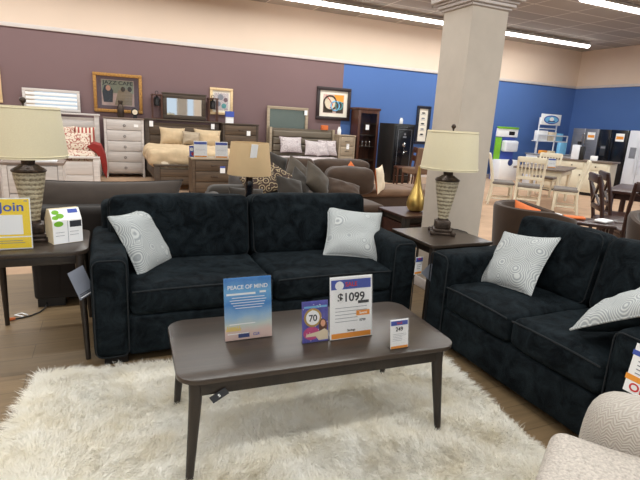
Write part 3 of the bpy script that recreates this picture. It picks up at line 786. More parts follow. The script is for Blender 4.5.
for a in range(3): g.tube([(0, 0, .39), (.19*math.cos(a*2.094), .19*math.sin(a*2.094), .39)], .002, 6)
g.build('shade_ring', 'chrome', t)
g = G().box(-.03, .03, -.001, .001, -.12, 0); o = g.build('price_tag', 'paper', t, smooth=False, loc=(-.01, -.199, .648), rot=(R(8), R(4), 0))
tag(G().box(-.05, .05, -.03, .03, 0, .04, .003).build('card_holder', 'paper', loc=(1.38, 4.25, .575), rot=(0,0,R(-15))), 'small white card lying at the foot of the tan lamp', 'card')

# ================================================================== SECTIONAL with pillows
t = thing('sectional_sofa', 'chocolate brown sectional heaped with pillows behind the long sofa', 'sofa', (0, 0, 0))
g = G(); g.cushion(2.9, 5.9, 6.5, 7.45, .05, .40, .03, (0,0,0), .003, n=16); g.cushion(1.8, 3.2, 5.2, 7.6, .05, .40, .03, (0,0,0), .003, n=16); g.build('base', 'choc', t)
for k, (a, b) in enumerate(((3.25, 4.55), (4.55, 5.85))):
    g = G(); g.cushion(a, b, 6.46, 7.2, .36, .47, .045, (0,.01,.02), .006, seed=k, n=14); g.build('seat_cushion', 'tanfab', t)
g = G(); g.cushion(1.95, 3.2, 5.2, 7.1, .36, .47, .05, (0,.01,.02), .006, seed=6, n=14); g.build('seat_cushion', 'choc', t)
g = G(); g.cushion(1.75, 4.05, 7.3, 7.7, .1, .76, .08, (0,.01,.01), .01, seed=6, n=18); g.build('back_frame', 'choc', t)
for k, (a, b) in enumerate(((2.1, 3.0), (3.0, 3.98))):
    g = G(); g.cushion(a, b, 7.02, 7.34, .42, .86, .10, (0,.03,.02), .015, seed=k+8, n=14); g.build('back_cushion', 'choc', t)
g = G(); g.cushion(1.7, 1.98, 5.2, 7.5, .1, .60, .09, (0,.01,.01), .01, seed=3, n=14); g.build('arm', 'darkcocoa', t)
g = G(); g.cushion(2.95, 3.68, 6.28, 6.68, .42, .80, .12, (0,.03,.02), .015, seed=13, n=14, mat=Matrix.Translation((3.4,6.5,.5)) @ Matrix.Rotation(R(-10),4,'Z') @ Matrix.Translation((-3.4,-6.5,-.5))); g.build('bolster_cushion', 'choc', t)
P = lambda lab, w, h, th, c, rot, m, s, b=None: pillow(lab, w, h, th, c, rot, m, b or m, None, s)
P('large taupe pillow slumped highest of the heap on the sectional', .42, .42, .2, (2.45, 5.7, .70), (-40, 38, 12), 'olive', 3)
P('taupe pillow leaning behind the heap\'s left side', .44, .42, .2, (2.38, 6.2, .72), (-40, 40, 5), 'olive', 5)
P('dark taupe pillow lying in front of the ikat pillow', .36, .32, .18, (1.97, 5.38, .64), (-35, 12, 10), 'darktaupe', 7)
P('ikat-print pillow on edge behind the dark taupe pillow', .40, .38, .14, (1.90, 5.56, .70), (-30, 30, -10), 'ikat', 9)
P('ikat-print pillow right of the tan lamp', .42, .34, .14, (1.64, 5.5, .70), (-35, -22, -10), 'ikat', 11)
P('dark upright pillow at the left corner of the sectional', .36, .40, .2, (2.10, 6.4, .80), (-20, 20, 5), 'darktaupe', 13)
P('small flat taupe pillow in front of the brown bolster', .50, .32, .14, (2.92, 5.85, .57), (-52, 14, -8), 'choc', 15)
P('taupe pillow second from the right in the heap', .34, .34, .16, (2.18, 5.6, .68), (-38, 45, 10), 'darktaupe', 16)
P('orange pillow tip rising behind the brown bolster', .30, .30, .12, (3.52, 6.85, .66), (-12, 45, 0), 'orange', 17)
P('white and orange pillow standing at the right end of the bolster', .40, .40, .10, (3.80, 6.42, .64), (-8, -4, 46), 'cream', 19, 'orange')
P('grey-brown pillow left of the tan lamp', .40, .28, .18, (1.36, 5.05, .58), (-25, 4, 5), 'darktaupe', 21)
# armchair the grey-brown pillow sits on
t = thing('armchair', 'dark taupe armchair mostly hidden behind the long sofa left of the tan lamp', 'armchair', (1.36, 5.25, 0))
g = G(); g.cushion(-.32, .28, -.35, .5, .06, .42, .04, (0,0,.01), .004); g.build('base', 'darktaupe', t)
g = G(); g.cushion(-.32, .28, .25, .5, .3, .66, .08, (0,.01,.01), .006); g.build('backrest', 'darktaupe', t)
g = G(); g.cushion(-.34, -.20, -.35, .5, .1, .60, .06, (0,0,.01), .006); g.build('arm', 'darktaupe', t)

# gold vase and its table
t = end_table('dark end table holding the gold vase left of the pillar', 2.56, 3.16, 3.80, 4.32, .62, .01, 0, 'darkwood', .03)
G().box(-.27, .27, -.23, .23, .30, .53).build('drawer_front', 'darkwood', t, smooth=False)
tag(G().lathe([(.045, 0), (.075, .012), (.092, .05), (.095, .08), (.085, .13), (.062, .19), (.042, .25), (.028, .32), (.018, .39), (.012, .44), (.012, .455)], 40).build('vase', 'gold', loc=(2.84, 4.05, .62)), 'gold teardrop vase on the dark table left of the pillar', 'vase')

# ================================================================== TUB CHAIRS behind the loveseat
def tub(label, loc, rz):
    t = thing('tub_chair', label, 'armchair', loc, rz)
    bm = bmesh.new(); n = 40; prof = [(.37, .10), (.40, .45), (.425, .73), (.415, .765), (.385, .775), (.35, .76), (.33, .72), (.30, .45), (.30, .12)]
    rr = []
    for i in range(n+1):
        a = R(-55)+R(290)*i/n-PI/2+R(0)
        a = R(-235+290*i/n-0)
        row = []
        for r, z in prof:
            zz = z-(.10*max(0, math.cos(a+PI/2)*-1) if z > .5 else 0)
            row.append(bm.verts.new((r*math.cos(a-PI/2+PI/2), r*math.sin(a), zz)))
        rr.append(row)
    for i in range(n):
        for k in range(len(prof)): bm.faces.new((rr[i][k], rr[i+1][k], rr[i+1][(k+1)%len(prof)], rr[i][(k+1)%len(prof)]))
    bm.faces.new(rr[0]); bm.faces.new(rr[-1][::-1]); bmesh.ops.recalc_face_normals(bm, faces=bm.faces[:])
    g = G(); g._add(bm); g.build('shell', 'choc', t)
    g = G(); g.lathe([(.25, .28), (.30, .30), (.31, .38), (.29, .43), (.15, .455), (.01, .46)], 36); g.build('seat_cushion', 'choc', t)
    G().lathe([(.30, .08), (.33, .10), (.33, .29), (.30, .30)], 36).build('base', 'choc', t)
    for sx in (-1, 1):
        for sy in (-1, 1): G().box(sx*.2-.025, sx*.2+.025, sy*.2-.025, sy*.2+.025, 0, .1).build('foot', 'darkwood', t)
    return t
tub_a = tub('brown tub chair with an orange pillow behind the loveseat', (3.95, 3.57, 0), -113); tub_a.scale = (.94, .94, .96)
pillow('orange pillow inside the brown tub chair', .34, .30, .12, (3.90, 3.60, .61), (-30, 18, -10), 'orange', 'orange', None, 31)
tub('brown tub chair nearest the dark dining set, behind the loveseat', (4.82, 2.68, 0), 120)
t = thing('side_table', 'small dark table with leaflets between the two brown tub chairs', 'side table', (4.55, 3.55, 0), -50)
G().box(-.36, .36, -.2, .2, .56, .59, .004).build('tabletop', 'darkwood', t)
for sx in (-1, 1):
    for sy in (-1, 1): G().box(sx*.32-.02, sx*.32+.02, sy*.16-.02, sy*.16+.02, 0, .56).build('leg', 'darkwood', t)
for k, (x, y, z_, r_, m_, lb) in enumerate(((4.40, 3.74, .591, 10, 'paper', 'white leaflet at the left on the small table behind the loveseat'), (4.53, 3.56, .591, -40, 'orange', 'orange leaflet on the small table behind the loveseat'), (4.72, 3.36, .591, 15, 'paper', 'crumpled white paper at the right on the small table'))):
    g = G().cushion(-.10, .10, -.06, .06, 0, .02, .008, (0,0,.006), .006, n=6, seed=k); tag(g.build('leaflet', m_, loc=(x, y, z_+.006), rot=(0, 0, R(r_))), lb, 'leaflet')
# ================================================================== BEDROOM DISPLAYS
def panel_bed(label, x0, x1, yf, yb, hh, fh, m1, m2, plank=5, cap=None):
    t = thing('bed', label, 'bed', ((x0+x1)/2, yf, 0)); w = (x1-x0)/2; d = yb-yf
    g = G().box(-w+.09, w-.09, d-.06, d, .15, hh-.05)
    for k in range(plank): g.box(-w+.11, w-.11, d-.075, d-.05, .3+k*(hh-.4)/plank, .3+(k+.92)*(hh-.4)/plank, .006)
    g.build('headboard_panel', m2, t)
    for s in (-1, 1): G().box(s*(w-.05)-.05, s*(w-.05)+.05, d-.09, d+.01, 0, hh, .006).build('headboard_post', m1, t)
    G().box(-w-.02, w+.02, d-.11, d+.02, hh, hh+.035, .006).build('headboard_cap', cap or m1, t)
    g = G().box(-w+.09, w-.09, 0, .06, .12, fh-.05)
    for k in range(2): g.box(-w+.11, w-.11, -.012, .01, .14+k*(fh-.2)/2, .14+(k+.93)*(fh-.2)/2, .006)
    g.build('footboard_panel', m2, t)
    for s in (-1, 1): G().box(s*(w-.05)-.05, s*(w-.05)+.05, -.02, .08, 0, fh, .006).build('footboard_post', m1, t)
    G().box(-w-.01, w+.01, -.03, .09, fh, fh+.03, .006).build('footboard_cap', cap or m1, t)
    for s in (-1, 1): G().box(s*(w-.03)-.02, s*(w-.03)+.02, .06, d-.06, .2, .4, .004).build('side_rail', m1, t)
    G().cushion(-w+.07, w-.07, .08, d-.1, .3, .58, .05, (0,0,.01), .004).build('mattress', 'cream', t)
    return t
panel_bed('whitewashed plank bed with red and white quilts at the far left', -1.75, -.13, 9.15, 11.85, 1.30, .62, 'white_wood', 'white_panel', 5, 'white_wood')
tag(G().cushion(-1.68, -.20, 9.26, 11.3, .50, .70, .07, (0,.01,.03), .02, n=18).build('quilt', 'floral'), 'red and cream floral quilt spread on the whitewashed bed', 'quilt')
pillow('striped red and cream pillow nearest the whitewashed dresser', .42, .44, .2, (-.42, 11.42, .86), (-16, 0, 0), 'stripe', 'stripe', None, 41)
pillow('red floral pillow left of the striped one on the whitewashed bed', .42, .44, .2, (-.80, 11.36, .86), (-16, 0, 4), 'floral', 'floral', None, 42)
tag(G().prism([(-.34, .78), (-.22, .84), (-.10, .80), (-.03, .62), (-.01, .40), (-.03, .20), (-.09, .34), (-.12, .55), (-.2, .68)], 9.75, 10.45, 'y', .012).build('folded_quilt', 'red'), 'red quilt lining hanging over the right side of the whitewashed bed', 'quilt')
pillow('cream and red patchwork pillow at the foot of the whitewashed bed', .7, .42, .2, (-.60, 9.9, .84), (-40, 0, 5), 'floral', 'stripe', None, 43)

def chest(name, label, x0, x1, yf, yb, z0, H, n, mb, mf, mtop, cols=1, knob='pull', cat='dresser'):
    t = thing(name, label, cat, ((x0+x1)/2, yf, z0)); w = (x1-x0)/2; d = yb-yf
    G().box(-w, w, .02, d, .09, H-.03).build('carcass', mb, t, smooth=False)
    G().box(-w-.015, w+.015, -.01, d+.0, H-.03, H, .004).build('top', mtop, t)
    for s in (-1, 1):
        G().box(s*(w-.025)-.025, s*(w-.025)+.025, 0, .04, .0, H-.03).build('front_post', mb, t, smooth=False)
        G().box(s*(w-.03)-.03, s*(w-.03)+.03, d-.06, d, 0, .1).build('rear_foot', mb, t, smooth=False)
    hs = (H-.15)/n; cw = (2*w-.1)/cols
    for k in range(n):
        for c in range(cols):
            xa = -w+.05+c*cw+.006
            dr = G().box(xa, xa+cw-.012, -.006, .02, .11+k*hs+.006, .11+(k+1)*hs-.006, .005).build('drawer', mf, t)
            cx = xa+cw/2; cz = .11+(k+.5)*hs
            if knob == 'ring': G().tube([(cx+.022*math.cos(2*PI*i/14), -.016, cz-.012+.022*math.sin(2*PI*i/14)) for i in range(14)], .005, 6, closed=True).build('drawer_ring', 'bronze', dr)
            else: G().tube([(cx-.06, -.008, cz), (cx-.05, -.03, cz), (cx+.05, -.03, cz), (cx+.06, -.008, cz)], .007, 6).build('drawer_pull', 'bronze', dr)
    return t
ch = chest('chest_of_drawers', 'tall whitewashed five-drawer chest below the gilt picture', -.045, .76, 11.6, 12.06, 0, 1.29, 5, 'white_wood', 'white_panel', 'grey_top', 1, 'ring')
fl(ch, 'price_tag', 'paper', .2, .29, 1.1, 1.16, -.012)
chest('low_dresser', 'low whitewashed dresser seen behind the left lamp', -1.12, -.50, 6.55, 7.0, 0, .80, 2, 'white_wood', 'white_panel', 'grey_top', 1, 'pull')
tag(G().box(-.82, -.56, 6.6, 6.8, .80, .825, .006).build('folded_cloth', 'paper'), 'white folded cloth on the low whitewashed dresser', 'cloth')
chest('low_dresser', 'low whitewashed dresser at the far left edge behind the left lamp', -1.98, -1.22, 6.75, 7.2, 0, .80, 2, 'white_wood', 'white_panel', 'grey_top', 1, 'pull')
# rustic suite
panel_bed('rustic grey-brown plank bed with a beige comforter', .79, 2.46, 9.55, 11.85, 1.27, .47, 'rustic_dark', 'rustic', 4, 'rustic_dark')
tag(G().cushion(.71, 2.50, 9.62, 11.5, .44, .76, .12, (0,.01,.03), .035, n=22).build('comforter', 'bedcream'), 'puffy beige comforter on the rustic plank bed', 'comforter')
pillow('beige pillow at the left on the rustic bed', .56, .40, .2, (1.36, 11.50, .94), (-18, 1, 0), 'bedcream', 'bedcream', None, 51)
pillow('beige pillow at the right on the rustic bed', .62, .42, .2, (2.14, 11.50, .92), (-18, 2, 0), 'bedcream', 'bedcream', None, 52)
pillow('brown taupe pillow between the beige ones on the rustic bed', .40, .32, .2, (1.74, 11.30, .92), (-25, 3, 0), 'rustic_pale', 'olive', None, 53)
for x, s in ((.93, 'left'), (2.30, 'right')):
    tag(G().box(x-.04, x+.04, 11.71, 11.73, 1.13, 1.25).build('price_tag', 'paper'), 'small white price tag at the top %s of the rustic headboard' % s, 'tag')
ch = chest('dresser', 'tall rustic brown dresser right of the rustic bed', 2.50, 3.36, 11.55, 12.06, 0, 1.29, 5, 'rustic_dark', 'rustic', 'rustic_dark', 1, 'pull')
fl(ch, 'price_tag', 'paper', .14, .23, 1.02, 1.13, -.012)
ch = chest('nightstand', 'rustic brown chest with drawers holding two price signs', 1.34, 2.10, 8.62, 9.05, 0, .72, 3, 'rustic', 'rustic', 'rustic_pale', 1, 'pull')
fl(ch, 'price_tag', 'paper', .10, .19, .46, .58, -.012); fl(ch, 'tag_heading', 'pblue', .10, .19, .55, .58, -.0135)
price_sign('blue and white price sign at the left on the rustic chest', .23, .28, (1.50, 8.72, .72), 0, None, None, None, 4)
price_sign('blue and white price sign at the right on the rustic chest', .22, .28, (1.86, 8.68, .72), 0, None, None, None, 4)
o, p = sign('sign_holder', 'small blue and red card at the left edge of the rustic chest', .10, .19, (1.37, 8.80, .72), 0, 4)
p.data.materials.clear(); p.data.materials.append(M['pblue']); disc(p, 'red_seal', 'pred', .01, .05, .03, .03); disc(p, 'white_disc', 'paper', -.01, .13, .03, .03)
# mirrors and frames
def framed(name, label, cat, x0, x1, z0, z1, y, fw, mf, depth=.04, tilt=0.0, mb=None, bw=0):
    t = thing(name, label, cat, ((x0+x1)/2, y, (z0+z1)/2), rot=(0, R(tilt), 0)); w = (x1-x0)/2; h = (z1-z0)/2
    g = G(); g.box(-w, w, -depth, 0, h-fw, h, .006); g.box(-w, w, -depth, 0, -h, -h+fw, .006); g.box(-w, -w+fw, -depth, 0, -h+fw, h-fw, .006); g.box(w-fw, w, -depth, 0, -h+fw, h-fw, .006)
    g.build('frame', mf, t)
    if mb: G().box(-w+fw, w-fw, -.012, -.006, -h+fw, h-fw).build('mat_board', mb, t, smooth=False)
    return t, w, h
t, w, h = framed('framed_picture', 'gilt-framed music poster hanging above the whitewashed chest', 'picture', -.22, .78, 1.39, 2.22, WY-.015, .068, 'goldframe', .05, 0, 'matplum')
G().box(-.34, .33, -.016, -.012, -.27, .28).build('poster_sheet', 'sand', t, smooth=False)
fl(t, 'poster_sky', 'poster', -.33, .32, .0, .27, -.0165); text('JAZZ CAFE', .11, 'pdark', t, (0, -.019, .215), sx=1.15)
G().prism([(-.30, -.2), (-.12, -.2), (-.10, .05), (-.18, .17), (-.28, .15), (-.32, .0)], -.020, -.017).build('painted_figure', 'pdark', t, smooth=False)
G().prism([(-.08, -.25), (.28, -.25), (.30, .0), (.16, .10), (.0, .06)], -.021, -.018).build('painted_group', 'rustic_pale', t, smooth=False)
disc(t, 'painted_head', 'skin', -.2, .10, .05, .06, -.021); disc(t, 'painted_head', 'rustic_dark', .1, .09, .045, .055, -.021); disc(t, 'painted_head', 'rustic_dark', .24, .10, .045, .055, -.021)
G().box(-.415, .415, -.026, -.024, -.33, .33).build('picture_glass', 'pane', t, smooth=False)
t, w, h = framed('framed_picture', 'small champagne-framed print above the rustic dresser', 'picture', 2.30, 2.85, 1.47, 2.09, WY-.015, .06, 'paleframe', .04, 0, 'matcream')
G().box(-.17, .17, -.016, -.012, -.2, .2).build('print', 'paisley', t, smooth=False)
for cx, cz, a, m_ in ((-.02, .1, .07, 'pgrey'), (.10, .04, .05, 'matplum'), (.06, -.10, .06, 'teal'), (-.08, -.06, .06, 'tag')): disc(t, 'painted_bloom', m_, cx, cz, a, a, -.0165)
t, w, h = framed('framed_picture', 'dark-framed square abstract print at the edge of the blue wall', 'picture', 5.05, 6.03, 1.50, 2.33, WY-.015, .085, 'blackframe', .05, 0, 'matcream')
G().box(-.30, .30, -.016, -.012, -.24, .24).build('print', 'sand', t, smooth=False)
fl(t, 'painted_block', 'porange', .02, .29, .06, .23, -.0165); fl(t, 'painted_block', 'rustic_dark', .08, .29, -.23, .05, -.0165); fl(t, 'painted_block', 'olive', -.29, -.02, -.23, .0, -.0165)
def ring(cx, cz, r, th, m_, y):
    G().tube([(cx+r*math.cos(2*PI*i/28), y, cz+r*math.sin(2*PI*i/28)) for i in range(28)], th, 6, closed=True).build('painted_ring', m_, t)
ring(-.10, .02, .18, .022, 'olive', -.016); ring(.05, -.05, .12, .02, 'cyan', -.017); ring(.16, -.04, .10, .02, 'teal', -.018); disc(t, 'painted_disc', 'cream', -.10, .02, .15, .16, -.0172)
G().tube([(-.22, -.017, .2), (-.12, -.018, .1), (-.02, -.018, -.02), (-.1, -.018, -.12)], .012, 6).build('painted_stroke', 'pred', t)
t, w, h = framed('framed_picture', 'tall narrow dark-framed print on the blue wall left of the pillar', 'picture', 8.18, 8.64, .97, 2.04, WY-.015, .075, 'navyframe', .05, 0, 'matcream')
for k in range(5):
    disc(t, 'printed_emblem', 'pdark' if k % 2 == 0 else 'pgrey', 0, .34-k*.15, .06, .022, -.0165); fl(t, 'print_line', 'pgrey', -.08, .08, .29-k*.15, .30-k*.15, -.0165)
t, w, h = framed('framed_picture', 'gilt picture frame cut off by the left edge of the photo', 'picture', -2.5, -1.92, 1.46, 2.2, WY-.015, .06, 'paleframe', .04, 0, 'matcream')
t, w, h = framed('mirror', 'wide whitewashed slatted mirror above the whitewashed headboard', 'mirror', -1.56, -.49, 1.345, 1.79, 12.03, .055, 'white_wood', .03)
g = G().box(-w+.05, w-.05, -.010, -.004, -h+.05, h-.05); g.build('glass', 'mirror', t, smooth=False)
g = G()
for k in range(4): g.box(-w+.06, w-.06, -.03, -.012, -h+.06+k*.085, -h+.115+k*.085, .004)
g.build('slats', 'paper', t)
t, w, h = framed('mirror', 'dark rustic dresser mirror above the rustic headboard', 'mirror', 1.21, 2.18, 1.32, 1.87, 12.0, .09, 'rustic_dark', .05, 0)
G().box(-w+.08, w-.08, -.012, -.006, -h+.08, h-.08).build('glass', 'mirror', t, smooth=False)
G().box(-w-.02, w+.02, -.06, 0, h, h+.03, .006).build('cornice', 'rustic_dark', t)
t, w, h = framed('mirror', 'large grey-green mirror standing behind the upholstered headboard', 'mirror', 3.70, 4.80, .8, 1.76, 12.02, .07, 'rustic_pale', .05)
G().box(-w+.06, w-.06, -.012, -.006, -h+.06, h-.06).build('glass', 'mirror_dull', t, smooth=False)
fl(t, 'price_tag', 'paper', .44, .52, .30, .42, -.052)
def lantern(label, x, y, z, s=1.0):
    t = thing('lantern', label, 'lantern', (x, y, z)); g = G()
    for sx in (-1, 1):
        for sy in (-1, 1): g.box(sx*.1-.012, sx*.1+.012, sy*.08-.012, sy*.08+.012, 0, .52)
    g.box(-.115, .115, -.095, .095, .0, .02); g.box(-.12, .12, -.1, .1, .51, .535); g.build('frame', 'cherry', t, smooth=False)
    G().lathe([(.05, .28), (.06, .29), (.06, .45), (.05, .47), (.02, .48), (.02, .51)], 20).build('candle_cup', 'black', t)
    G().tube([(.03*math.cos(2*PI*i/16), 0, .57+.035*math.sin(2*PI*i/16)) for i in range(16)], .007, 6, closed=True).build('ring', 'black', t)
    return t
lantern('dark open-frame lantern at the left end of the rustic headboard', 1.08, 11.93, 1.305)
lantern('dark open-frame lantern right of the rustic dresser mirror', 2.34, 11.93, 1.305)
tag(G().box(-.09, .09, -.04, .04, 0, .14).build('box', 'paper', loc=(2.70, 11.75, 1.29), smooth=False), 'white box under a blue one on the rustic dresser', 'box')
tag(G().box(-.10, .10, -.05, .05, 0, .13).build('box', 'pblue', loc=(2.70, 11.75, 1.431), smooth=False), 'blue box on the rustic dresser, topmost of its stack', 'box')
tag(G().lathe([(.06, 0), (.07, .02), (.07, .2), (.05, .26), (.035, .28), (.05, .33), (.045, .36)], 24).build('jar', 'bronze', loc=(.31, 11.85, 1.29)), 'dark metal jar on the whitewashed chest', 'jar')
t = thing('clock', 'small round black clock on the whitewashed chest', 'clock', (.60, 11.82, 1.29))
G().lathe([(.06, -.02), (.08, -.01), (.08, .01), (.06, .02)], 24, mat=Matrix.Translation((0,0,.13)) @ Matrix.Rotation(PI/2, 4, 'X')).build('case', 'black', t); G().lathe([(.055, .02), (.055, .023)], 24, mat=Matrix.Translation((0,0,.13)) @ Matrix.Rotation(PI/2, 4, 'X')).build('face', 'cream', t)
G().box(-.04, .04, -.03, .03, 0, .055).build('foot', 'black', t)
# upholstered bed
t = thing('bed', 'grey-brown bed with a horizontally channelled headboard', 'bed', (4.61, 9.9, 0))
w = .86
g = G().box(-w, w, 1.93, 2.0, .1, 1.235); g.build('headboard_frame', 'greybed', t, smooth=False)
g = G()
for k in range(4): g.cushion(-w+.06, w-.06, 1.86, 1.95, .5+k*.17, .665+k*.17, .03, (0,.01,0), .002, n=8)
g.build('headboard_channels', 'greybed', t); G().box(-w-.03, -w+.03, 1.88, 2.02, 0, 1.25, .006).build('headboard_post', 'rustic_pale', t); G().box(w-.03, w+.03, 1.88, 2.02, 0, 1.25, .006).build('headboard_post', 'rustic_pale', t)
G().box(-w, w, 0, 1.9, .15, .38, .01).build('bed_base', 'greybed', t); G().cushion(-w+.04, w-.04, .02, 1.86, .36, .56, .06, (0,0,.01), .01).build('mattress', 'paisley', t)
pillow('pale damask pillow at the left on the channelled bed', .60, .40, .2, (4.22, 11.60, .84), (-16, 0, 2), 'paisley', 'paisley', 'matplum', 61)
pillow('small plum and white pillow in the middle of the channelled bed', .42, .38, .16, (4.76, 11.48, .78), (-16, 4, 0), 'paisley', 'matplum', 'matplum', 62)
pillow('small pale pillow right of the middle on the channelled bed', .34, .36, .14, (5.0, 11.44, .77), (-16, -5, 0), 'paisley', 'paisley', 'matplum', 64)
pillow('pale damask pillow at the right on the channelled bed', .52, .40, .2, (5.22, 11.58, .79), (-16, 0, -2), 'paisley', 'paisley', 'matplum', 63)
ch = chest('chest_of_drawers', 'weathered pale chest between the channelled bed and the glass cabinet', 5.50, 5.97, 11.5, 12.0, 0, 1.14, 4, 'rustic_pale', 'rustic_pale', 'rustic_pale', 1, 'pull')
fl(ch, 'price_tag', 'paper', -.02, .06, .78, .92, -.012)
tag(G().box(-.1, .1, -.05, .05, 0, .14, .01).build('box', 'orange', loc=(5.30, 11.93, 1.251)), 'orange box on top of the channelled headboard', 'box') if False else None
o = tag(G().lathe([(.04, 0), (.05, .02), (.05, .12), (.03, .17), (.03, .2)], 18).build('bottle', 'paper', loc=(5.58, 11.7, 1.14)), 'white bottle on the weathered pale chest', 'bottle')
tag(G().box(-.09, .09, -.05, .05, 0, .12, .01).build('box', 'orange', loc=(5.22, 11.85, 1.235)), 'small orange box on the channelled headboard\'s ledge', 'box')
# glass cabinet
t = thing('curio_cabinet', 'dark cherry glass-door cabinet against the blue wall', 'cabinet', (6.37, 11.6, 0)); w = .31
g = G().box(-w, -w+.03, 0, .42, 0, 1.8); g.box(w-.03, w, 0, .42, 0, 1.8); g.box(-w, w, .39, .42, 0, 1.8); g.box(-w, w, 0, .42, 0, .12); g.build('carcass', 'cherry', t, smooth=False)
G().box(-w-.03, w+.03, -.03, .44, 1.8, 1.86, .008).build('cornice', 'cherry', t)
g = G().box(-w+.0, -w+.07, -.02, 0, .1, 1.8, .003); g.box(w-.07, w, -.02, 0, .1, 1.8, .003); g.box(-w+.07, w-.07, -.02, 0, 1.72, 1.8); g.box(-w+.07, w-.07, -.02, 0, .1, .2)
d_ = g.build('door', 'cherry', t); G().box(-w+.07, w-.07, -.012, -.008, .2, 1.72).build('door_glass', 'pane', d_, smooth=False)
for z in (.5, .85, 1.15, 1.45): G().box(-w+.03, w-.03, .02, .39, z, z+.012).build('shelf', 'rustic_dark', t, smooth=False)
fl(t, 'price_tag', 'paper', -.08, .02, 1.30, 1.43, -.021)
for k in range(4):
    tag(G().lathe([(.025, 0), (.02, .03), (.035, .09), (.03, .14)], 14).build('glass_tumbler', 'chrome', loc=(6.20+k*.11, 11.75, .862)), ['leftmost small glass', 'second small glass from the left', 'third small glass from the left', 'rightmost small glass'][k]+' on the shelf inside the cherry cabinet', 'glass', 'glasses in the cherry cabinet')
# safe
t = thing('gun_safe', 'tall black safe with a dial against the blue wall', 'safe', (6.97, 10.75, 0)); w = .31
G().box(-w, w, 0, .75, .04, 1.5, .008).build('body', 'black', t); d_ = G().box(-w+.04, w-.04, -.03, 0, .08, 1.45, .006).build('door', 'blacksteel', t)
g = G()
for a in ((-.2, .2, 1.36, 1.366), (-.2, .2, .2, .206), (-.2, -.194, .2, 1.36), (.194, .2, .2, 1.36)): g.box(a[0], a[1], -.034, -.03, a[2], a[3])
g.build('pinstripe', 'pgrey', d_, smooth=False)
rot = Matrix.Rotation(PI/2, 4, 'X')
G().lathe([(.05, .03), (.05, .04), (.025, .06), (.02, .07)], 20, mat=Matrix.Translation((0, 0, .98)) @ rot).build('dial', 'chrome', d_)
g = G()
for k in range(3): g.tube([(0, -.07, .82), (.08*math.cos(k*2.1), -.075, .82+.08*math.sin(k*2.1))], .009, 6)
g.build('handle', 'chrome', d_); fl(d_, 'logo_plate', 'pgrey', -.05, .05, 1.16, 1.20, -.031); disc(d_, 'round_logo', 'pgrey', 0, 1.25, .03, .03, -.031)
G().box(-w, w, .05, .7, 0, .045).build('plinth', 'black', t, smooth=False)
tag(G().lathe([(.04, 0), (.045, .01), (.045, .10), (.03, .13), (.03, .15)], 18).build('paper_cup', 'paper', loc=(7.0, 11.0, 1.5)), 'small white cup on the black safe', 'cup')
# side chairs near the safe
t = thing('dining_chair', 'upholstered brown parsons chair seen from behind left of the pillar', 'chair', (6.80, 9.55, 0), 6)
G().cushion(-.25, .25, -.04, .06, .38, .99, .03, (0,.01,0), .003, mat=Matrix.Rotation(R(5), 4, 'X')).build('backrest', 'tanfab', t); G().cushion(-.25, .25, 0, .48, .36, .50, .03, (0,0,.01), .003).build('seat', 'tanfab', t)
for sx in (-1, 1):
    for y in (.0, .44): G().box(sx*.21-.022, sx*.21+.022, y, y+.04, 0, .37, .004).build('leg', 'cherry', t)
t = thing('dining_chair', 'dark cherry wooden chair between the safe and the brown parsons chair', 'chair', (6.98, 10.28, 0), 70)
G().cushion(-.21, .21, 0, .42, .42, .47, .02, (0,0,.01), .002).build('seat', 'cherry', t)
for sx in (-1, 1):
    G().tube([(sx*.19, .02, 0), (sx*.19, 0, .45), (sx*.2, -.06, .95)], .02, 8).build('back_post', 'cherry', t); G().box(sx*.18-.018, sx*.18+.018, .37, .41, 0, .42).build('leg', 'cherry', t)
for k in range(2): G().box(-.19, .19, -.06+.02*(1-k), -.04+.02*(1-k), .62+k*.2, .76+k*.2, .004).build('back_rail', 'cherry', t)
# ================================================================== WHITE DINING SET
def slat_chair(label, loc, rz, mw, ms, X=False, H=1.0, first=None):
    """front is +y; the back is at -y"""
    t = thing('dining_chair', label, 'chair', loc, rz)
    G().cushion(-.25, .25, -.2, .22, .42, .475, .02, (0,0,.012), .002, n=8).build('seat', ms, t)
    G().box(-.23, .23, -.19, .20, .37, .42, .004).build('seat_frame', mw, t)
    for sx in (-1, 1):
        G().tube([(sx*.22, -.24, 0), (sx*.22, -.2, .25), (sx*.22, -.19, .45), (sx*.235, -.24, .72), (sx*.24, -.31, H)], .023, 8).build('back_post', mw, t)
        G().box(sx*.215-.02, sx*.215+.02, .16, .20, 0, .38, .003).build('leg', mw, t)
    G().box(-.24, .24, -.325, -.29, H-.09, H+.015, .006).build('top_rail', mw, t)
    G().box(-.225, .225, -.245, -.22, .58, .64, .004).build('lower_rail', mw, t)
    if X:
        for s in (-1, 1): G().tube([(s*.2, -.24, .64), (s*-.2, -.29, H-.09)], .018, 6).build('cross_slat', mw, t)
    else:
        for k in range(6): G().tube([(-.165+k*.066, -.235, .63), (-.165+k*.066, -.30, H-.08)], .012, 6).build('back_slat', mw, t)
    for y in (-.2, .18): G().box(-.19, .19, y, y+.02, .18, .21).build('stretcher', mw, t, smooth=False)
    for sx in (-1, 1): G().box(sx*.19-.01, sx*.19+.01, -.2, .18, .12, .15).build('stretcher', mw, t, smooth=False)
    return t
c1 = slat_chair('antique white slat-back chair seen from behind at the near end of the white table', (7.592, 7.086, 0), -50, 'antique', 'greyseat')
for lab, loc, rz in (('antique white chair at the left side of the white table, next to the pillar', (7.392, 7.611, 0), -130),
                     ('antique white chair in profile at the right side of the white table', (8.041, 6.609, 0), 42),
                     ('antique white slat-back chair beyond the white table', (9.598, 8.547, 0), 118)):
    dup(c1, loc, rz, lab)
t = thing('dining_table', 'antique white dining table with a grey-brown top', 'dining table', (8.738, 7.783, 0), 32)
G().box(-.78, .78, -.5, .5, .73, .765, .006).build('tabletop', 'dinetop', t)
